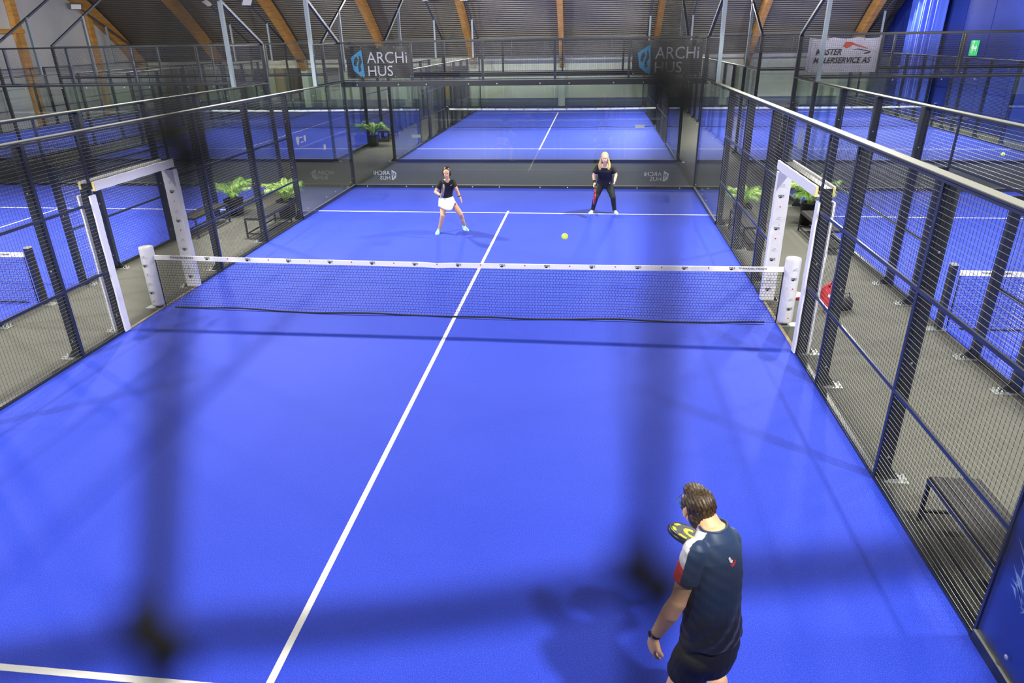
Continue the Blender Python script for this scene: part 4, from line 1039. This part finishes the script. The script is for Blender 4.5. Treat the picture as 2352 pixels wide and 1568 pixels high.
def tufts(co, n):
    q = co - hc; a = q.dot(l_); b = q.dot(f_); z = q.dot(u_)
    top = max(0, min(1, (z + .02) / .08)); k = a * .8 + b * .25 - z * .25
    return n * ((.0024 * math.sin(k * 420 + 1.2 * math.sin(b * 30)) + .0018 * math.sin(k * 900 + 2 * math.sin(z * 40))) * (.35 + .65 * top) + .004 * top * (math.sin(a * 38 + 1)))
hr = blob('hair', m, hairM, T3, .004, 2, disp=tufts)
# shirt
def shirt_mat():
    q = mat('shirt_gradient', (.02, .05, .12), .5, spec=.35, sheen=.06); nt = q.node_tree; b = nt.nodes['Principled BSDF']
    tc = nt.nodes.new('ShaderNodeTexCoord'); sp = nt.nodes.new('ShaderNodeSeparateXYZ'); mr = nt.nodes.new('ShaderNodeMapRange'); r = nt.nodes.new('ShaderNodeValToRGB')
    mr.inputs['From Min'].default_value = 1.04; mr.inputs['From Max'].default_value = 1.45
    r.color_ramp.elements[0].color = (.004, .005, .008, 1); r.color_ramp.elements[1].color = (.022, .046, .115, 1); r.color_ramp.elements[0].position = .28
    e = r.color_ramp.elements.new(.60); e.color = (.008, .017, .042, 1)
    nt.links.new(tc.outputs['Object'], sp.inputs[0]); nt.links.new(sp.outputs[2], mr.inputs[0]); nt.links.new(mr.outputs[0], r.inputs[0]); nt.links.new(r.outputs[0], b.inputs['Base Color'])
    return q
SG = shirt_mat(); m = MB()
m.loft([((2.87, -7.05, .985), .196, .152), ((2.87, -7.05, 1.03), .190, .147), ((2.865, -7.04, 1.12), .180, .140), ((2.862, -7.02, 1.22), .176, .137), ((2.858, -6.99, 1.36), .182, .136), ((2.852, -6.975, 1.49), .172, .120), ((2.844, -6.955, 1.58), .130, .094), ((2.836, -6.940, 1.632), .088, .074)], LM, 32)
sdL = (elL - shL).normalized(); sdR = (elR - shR).normalized()
for a, d, sg in ((shL, sdL, 1), (shR, sdR, -1)): m.cone(V((2.846, -6.962, 1.56)), a + V((0, 0, .002)), .058, .063, 18); m.cone(a - d * .01, a + d * .15, .069, .068, 18); m.cone(a, a + d * .175, .068, .070, 18, round_ends=False)
def scol(c, n):
    # white panel over the shoulder top, red below it on the outer sleeve
    for sh_, sd_, sg in ((shL, sdL, 1), (shR, sdR, -1)):
        q = c - sh_; al = q.dot(sd_); lat = q.dot(LM) * sg; fw = q.dot(fm_)
        ang = math.atan2(fw, lat)
        if -.035 < al < .24 and lat > -.02 and (q - sd_ * al).length < .10:
            if abs(ang - .55) < .62: return 2 if al > .085 - .04 * ang else 1
        elif c.z > 1.48 and -.13 < lat <= .06 and .0 < fw < .085 and sg > 0 and n.z > .05: return 1
    return 0
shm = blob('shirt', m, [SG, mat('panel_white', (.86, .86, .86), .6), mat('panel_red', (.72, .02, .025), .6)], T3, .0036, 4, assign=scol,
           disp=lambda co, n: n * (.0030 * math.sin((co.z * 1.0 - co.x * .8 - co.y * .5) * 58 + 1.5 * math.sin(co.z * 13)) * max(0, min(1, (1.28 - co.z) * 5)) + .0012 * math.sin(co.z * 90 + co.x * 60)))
m = MB(); zc = V((2.836, -6.94, 1.640)); m.tube([zc + LM * .078 * math.cos(a) + fm_ * .068 * math.sin(a) + V((0, 0, .012 * -math.sin(a))) for a in [i * PI / 16 for i in range(32)]], .008, 8, closed=True)
m.build('collar', SG, shm)
bk = V((2.850, -6.972, 1.525)) - fm_ * .1165
M = plane_M(bk, -LM, V((0, 0, 1)) + fm_ * .35)
m = MB(); m.prism([(-.03, .012), (-.018, .018), (-.012, .0), (-.002, -.006), (-.008, -.018), (-.022, -.014)], .004, M, 0); m.prism([(-.024, -.03), (-.01, -.024), (.008, -.022), (.018, -.01), (.022, -.018), (.006, -.036), (-.014, -.04)], .004, M, 1)
m.build('back_logo', [WPR, mat('logo_red', (.6, .03, .05), .6)], shm)
# shorts
m = MB(); m.loft([((2.865, -7.055, .76), .165, .135), ((2.865, -7.055, .84), .192, .152), ((2.868, -7.05, .93), .192, .150), ((2.868, -7.05, 1.04), .17, .132)], LM, 24); m.ell(hL, (.118, .118, .10), None, 16, 12); m.ell(hR, (.118, .118, .10), None, 16, 12)
m.cone(hL, hL.lerp(kL, .50), .118, .114, 20, round_ends=False); m.cone(hR, hR.lerp(kR, .74), .118, .112, 20, round_ends=False)
blob('shorts', m, mat('shorts_black', (.006, .006, .008), .7, spec=.3), T3, .006, 3, disp=wrinkle(30, .003, (0.3, 0, 1)))
SK3 = [mat('shoe_man', (.05, .06, .09), .6), WPR, WPR]
shoe(T3, aL, fm_, SK3, 1.1); shoe(T3, aR, fm_, SK3, 1.1)
# watch
wd = (wrL - elL).normalized(); wc = wrL - wd * .022
m = MB(); m.cone(wc - wd * .012, wc + wd * .012, .0335, .0325, 20, round_ends=False); wa = m.build('watch', mat('watch_strap', (.012, .013, .012), .5), T3)
on = V((-.9, -.30, .15)); on = (on - wd * on.dot(wd)).normalized()
m = MB(); m.tube([wc + on * .030, wc + on * .041], .021, 20, 0); m.tube([wc + on * .041, wc + on * .0425], .017, 20, 1); m.build('watch_case', [mat('steel', (.5, .5, .5), .25, metal=.9), BLACK], wa)
# glasses
m = MB(); m.tube([P(.080, -.005, .014), P(.078, .06, .016), P(.066, .094, .014)], .0022, 6); m.tube([P(-.080, -.005, .014), P(-.078, .06, .016), P(-.066, .094, .014)], .0022, 6)
for s in (-1, 1): m.tube([P(s * .036 + .026 * math.cos(a), .097, .004 + .019 * math.sin(a)) for a in [i * PI / 8 for i in range(16)]], .0022, 6, closed=True)
m.tube([P(-.01, .099, .008), P(.01, .099, .008)], .002, 6); m.build('eyeglasses', mat('glasses_teal', (.05, .25, .28), .3, metal=.4), T3)
RK, Mr = racket(None, (3.08, -6.44, 1.09), (2.690, -6.56, 1.265), (.345, .243, .84), (mat('racket_grey', (.09, .09, .08), .35, coat=.4), RB, RB), 'black racket with bright yellow pattern in front of the foreground man')
m = MB(); YR = mat('racket_yellow', (.75, .85, .02), .4); M2 = Mr @ Matrix.Translation((0, .31, .0175))
m.prism([(.06 * math.cos(a) * 1.1, .06 * math.sin(a)) for a in [i * PI / 10 - .6 for i in range(16)]] + [(.034 * math.cos(a), .034 * math.sin(a)) for a in [(15 - i) * PI / 10 - .6 for i in range(16)]], .0012, M2)
for a0 in (.3, 1.1, 1.9, 2.7, 3.5): m.prism([(.122 * math.cos(a), .138 * math.sin(a)) for a in [a0 + i * .11 for i in range(5)]] + [(.100 * math.cos(a), .114 * math.sin(a)) for a in [a0 + (4 - i) * .11 for i in range(5)]], .0012, M2)
m.build('pattern', YR, RK)
# ------------------------------------------------------------------ protective netting hanging right in front of the lens (out of focus)
t = thing('safety_netting', 'blurred dark knotted safety netting hanging close to the viewer, crossing the whole picture', 'netting', (2.12, -9.96, 4.1))
Rc = cam.rotation_euler.to_matrix(); FPX = 1565.48; DN = .066
def local_pt(i, j):   # grid indices from the knot right of centre; local plane leans with the lens
    u = 1490 + 1135 * i - 55 * j; v = 1330 - 135 * i + 1138 * j
    return CAMP + Rc @ (V(((u - 1176) / FPX, -(v - 784) / FPX, -1)) * DN)
CELL = .0478
def net_pt(i, j):
    p = local_pt(i, j); d = math.hypot(i + .4, j + .2) * CELL
    w = max(0, min(1, (d - .12) / .22)); w = w * w * (3 - 2 * w)
    q = V((2.135 + i * CELL, -9.955, 4.06 - j * CELL))
    return p * (1 - w) + q * w
NI, NJ0, NJ1 = 12, -16, 1
def sag(a, b, k): 
    n = 6; return [a.lerp(b, s / n) + Rc @ V((0, -k * math.sin(PI * s / n), 0)) for s in range(n + 1)]
for j in range(NJ0, NJ1 + 1):
    pts = []
    for i in range(-NI, NI): pts += sag(net_pt(i, j), net_pt(i + 1, j), .0011)[:-1]
    pts.append(net_pt(NI, j)); MB().tube(pts, .0014, 6).build('cord', NETC, t)
for i in range(-NI, NI + 1):
    pts = []
    for j in range(NJ0, NJ1): pts += [net_pt(i, j).lerp(net_pt(i, j + 1), s / 3) for s in range(3)]
    pts.append(net_pt(i, NJ1)); MB().tube(pts, .0014, 6).build('cord', NETC, t)
m = MB()
for i in range(-NI, NI + 1):
    for j in range(NJ0, NJ1 + 1):
        c = net_pt(i, j); d = Rc @ V((.0030, -.0036, 0)); m.tube([c - d, c - d * .5, c, c + d * .5, c + d], [.0010, .0023, .0026, .0023, .0010], 6)
m.build('knot', NETC, t, kind='stuff')
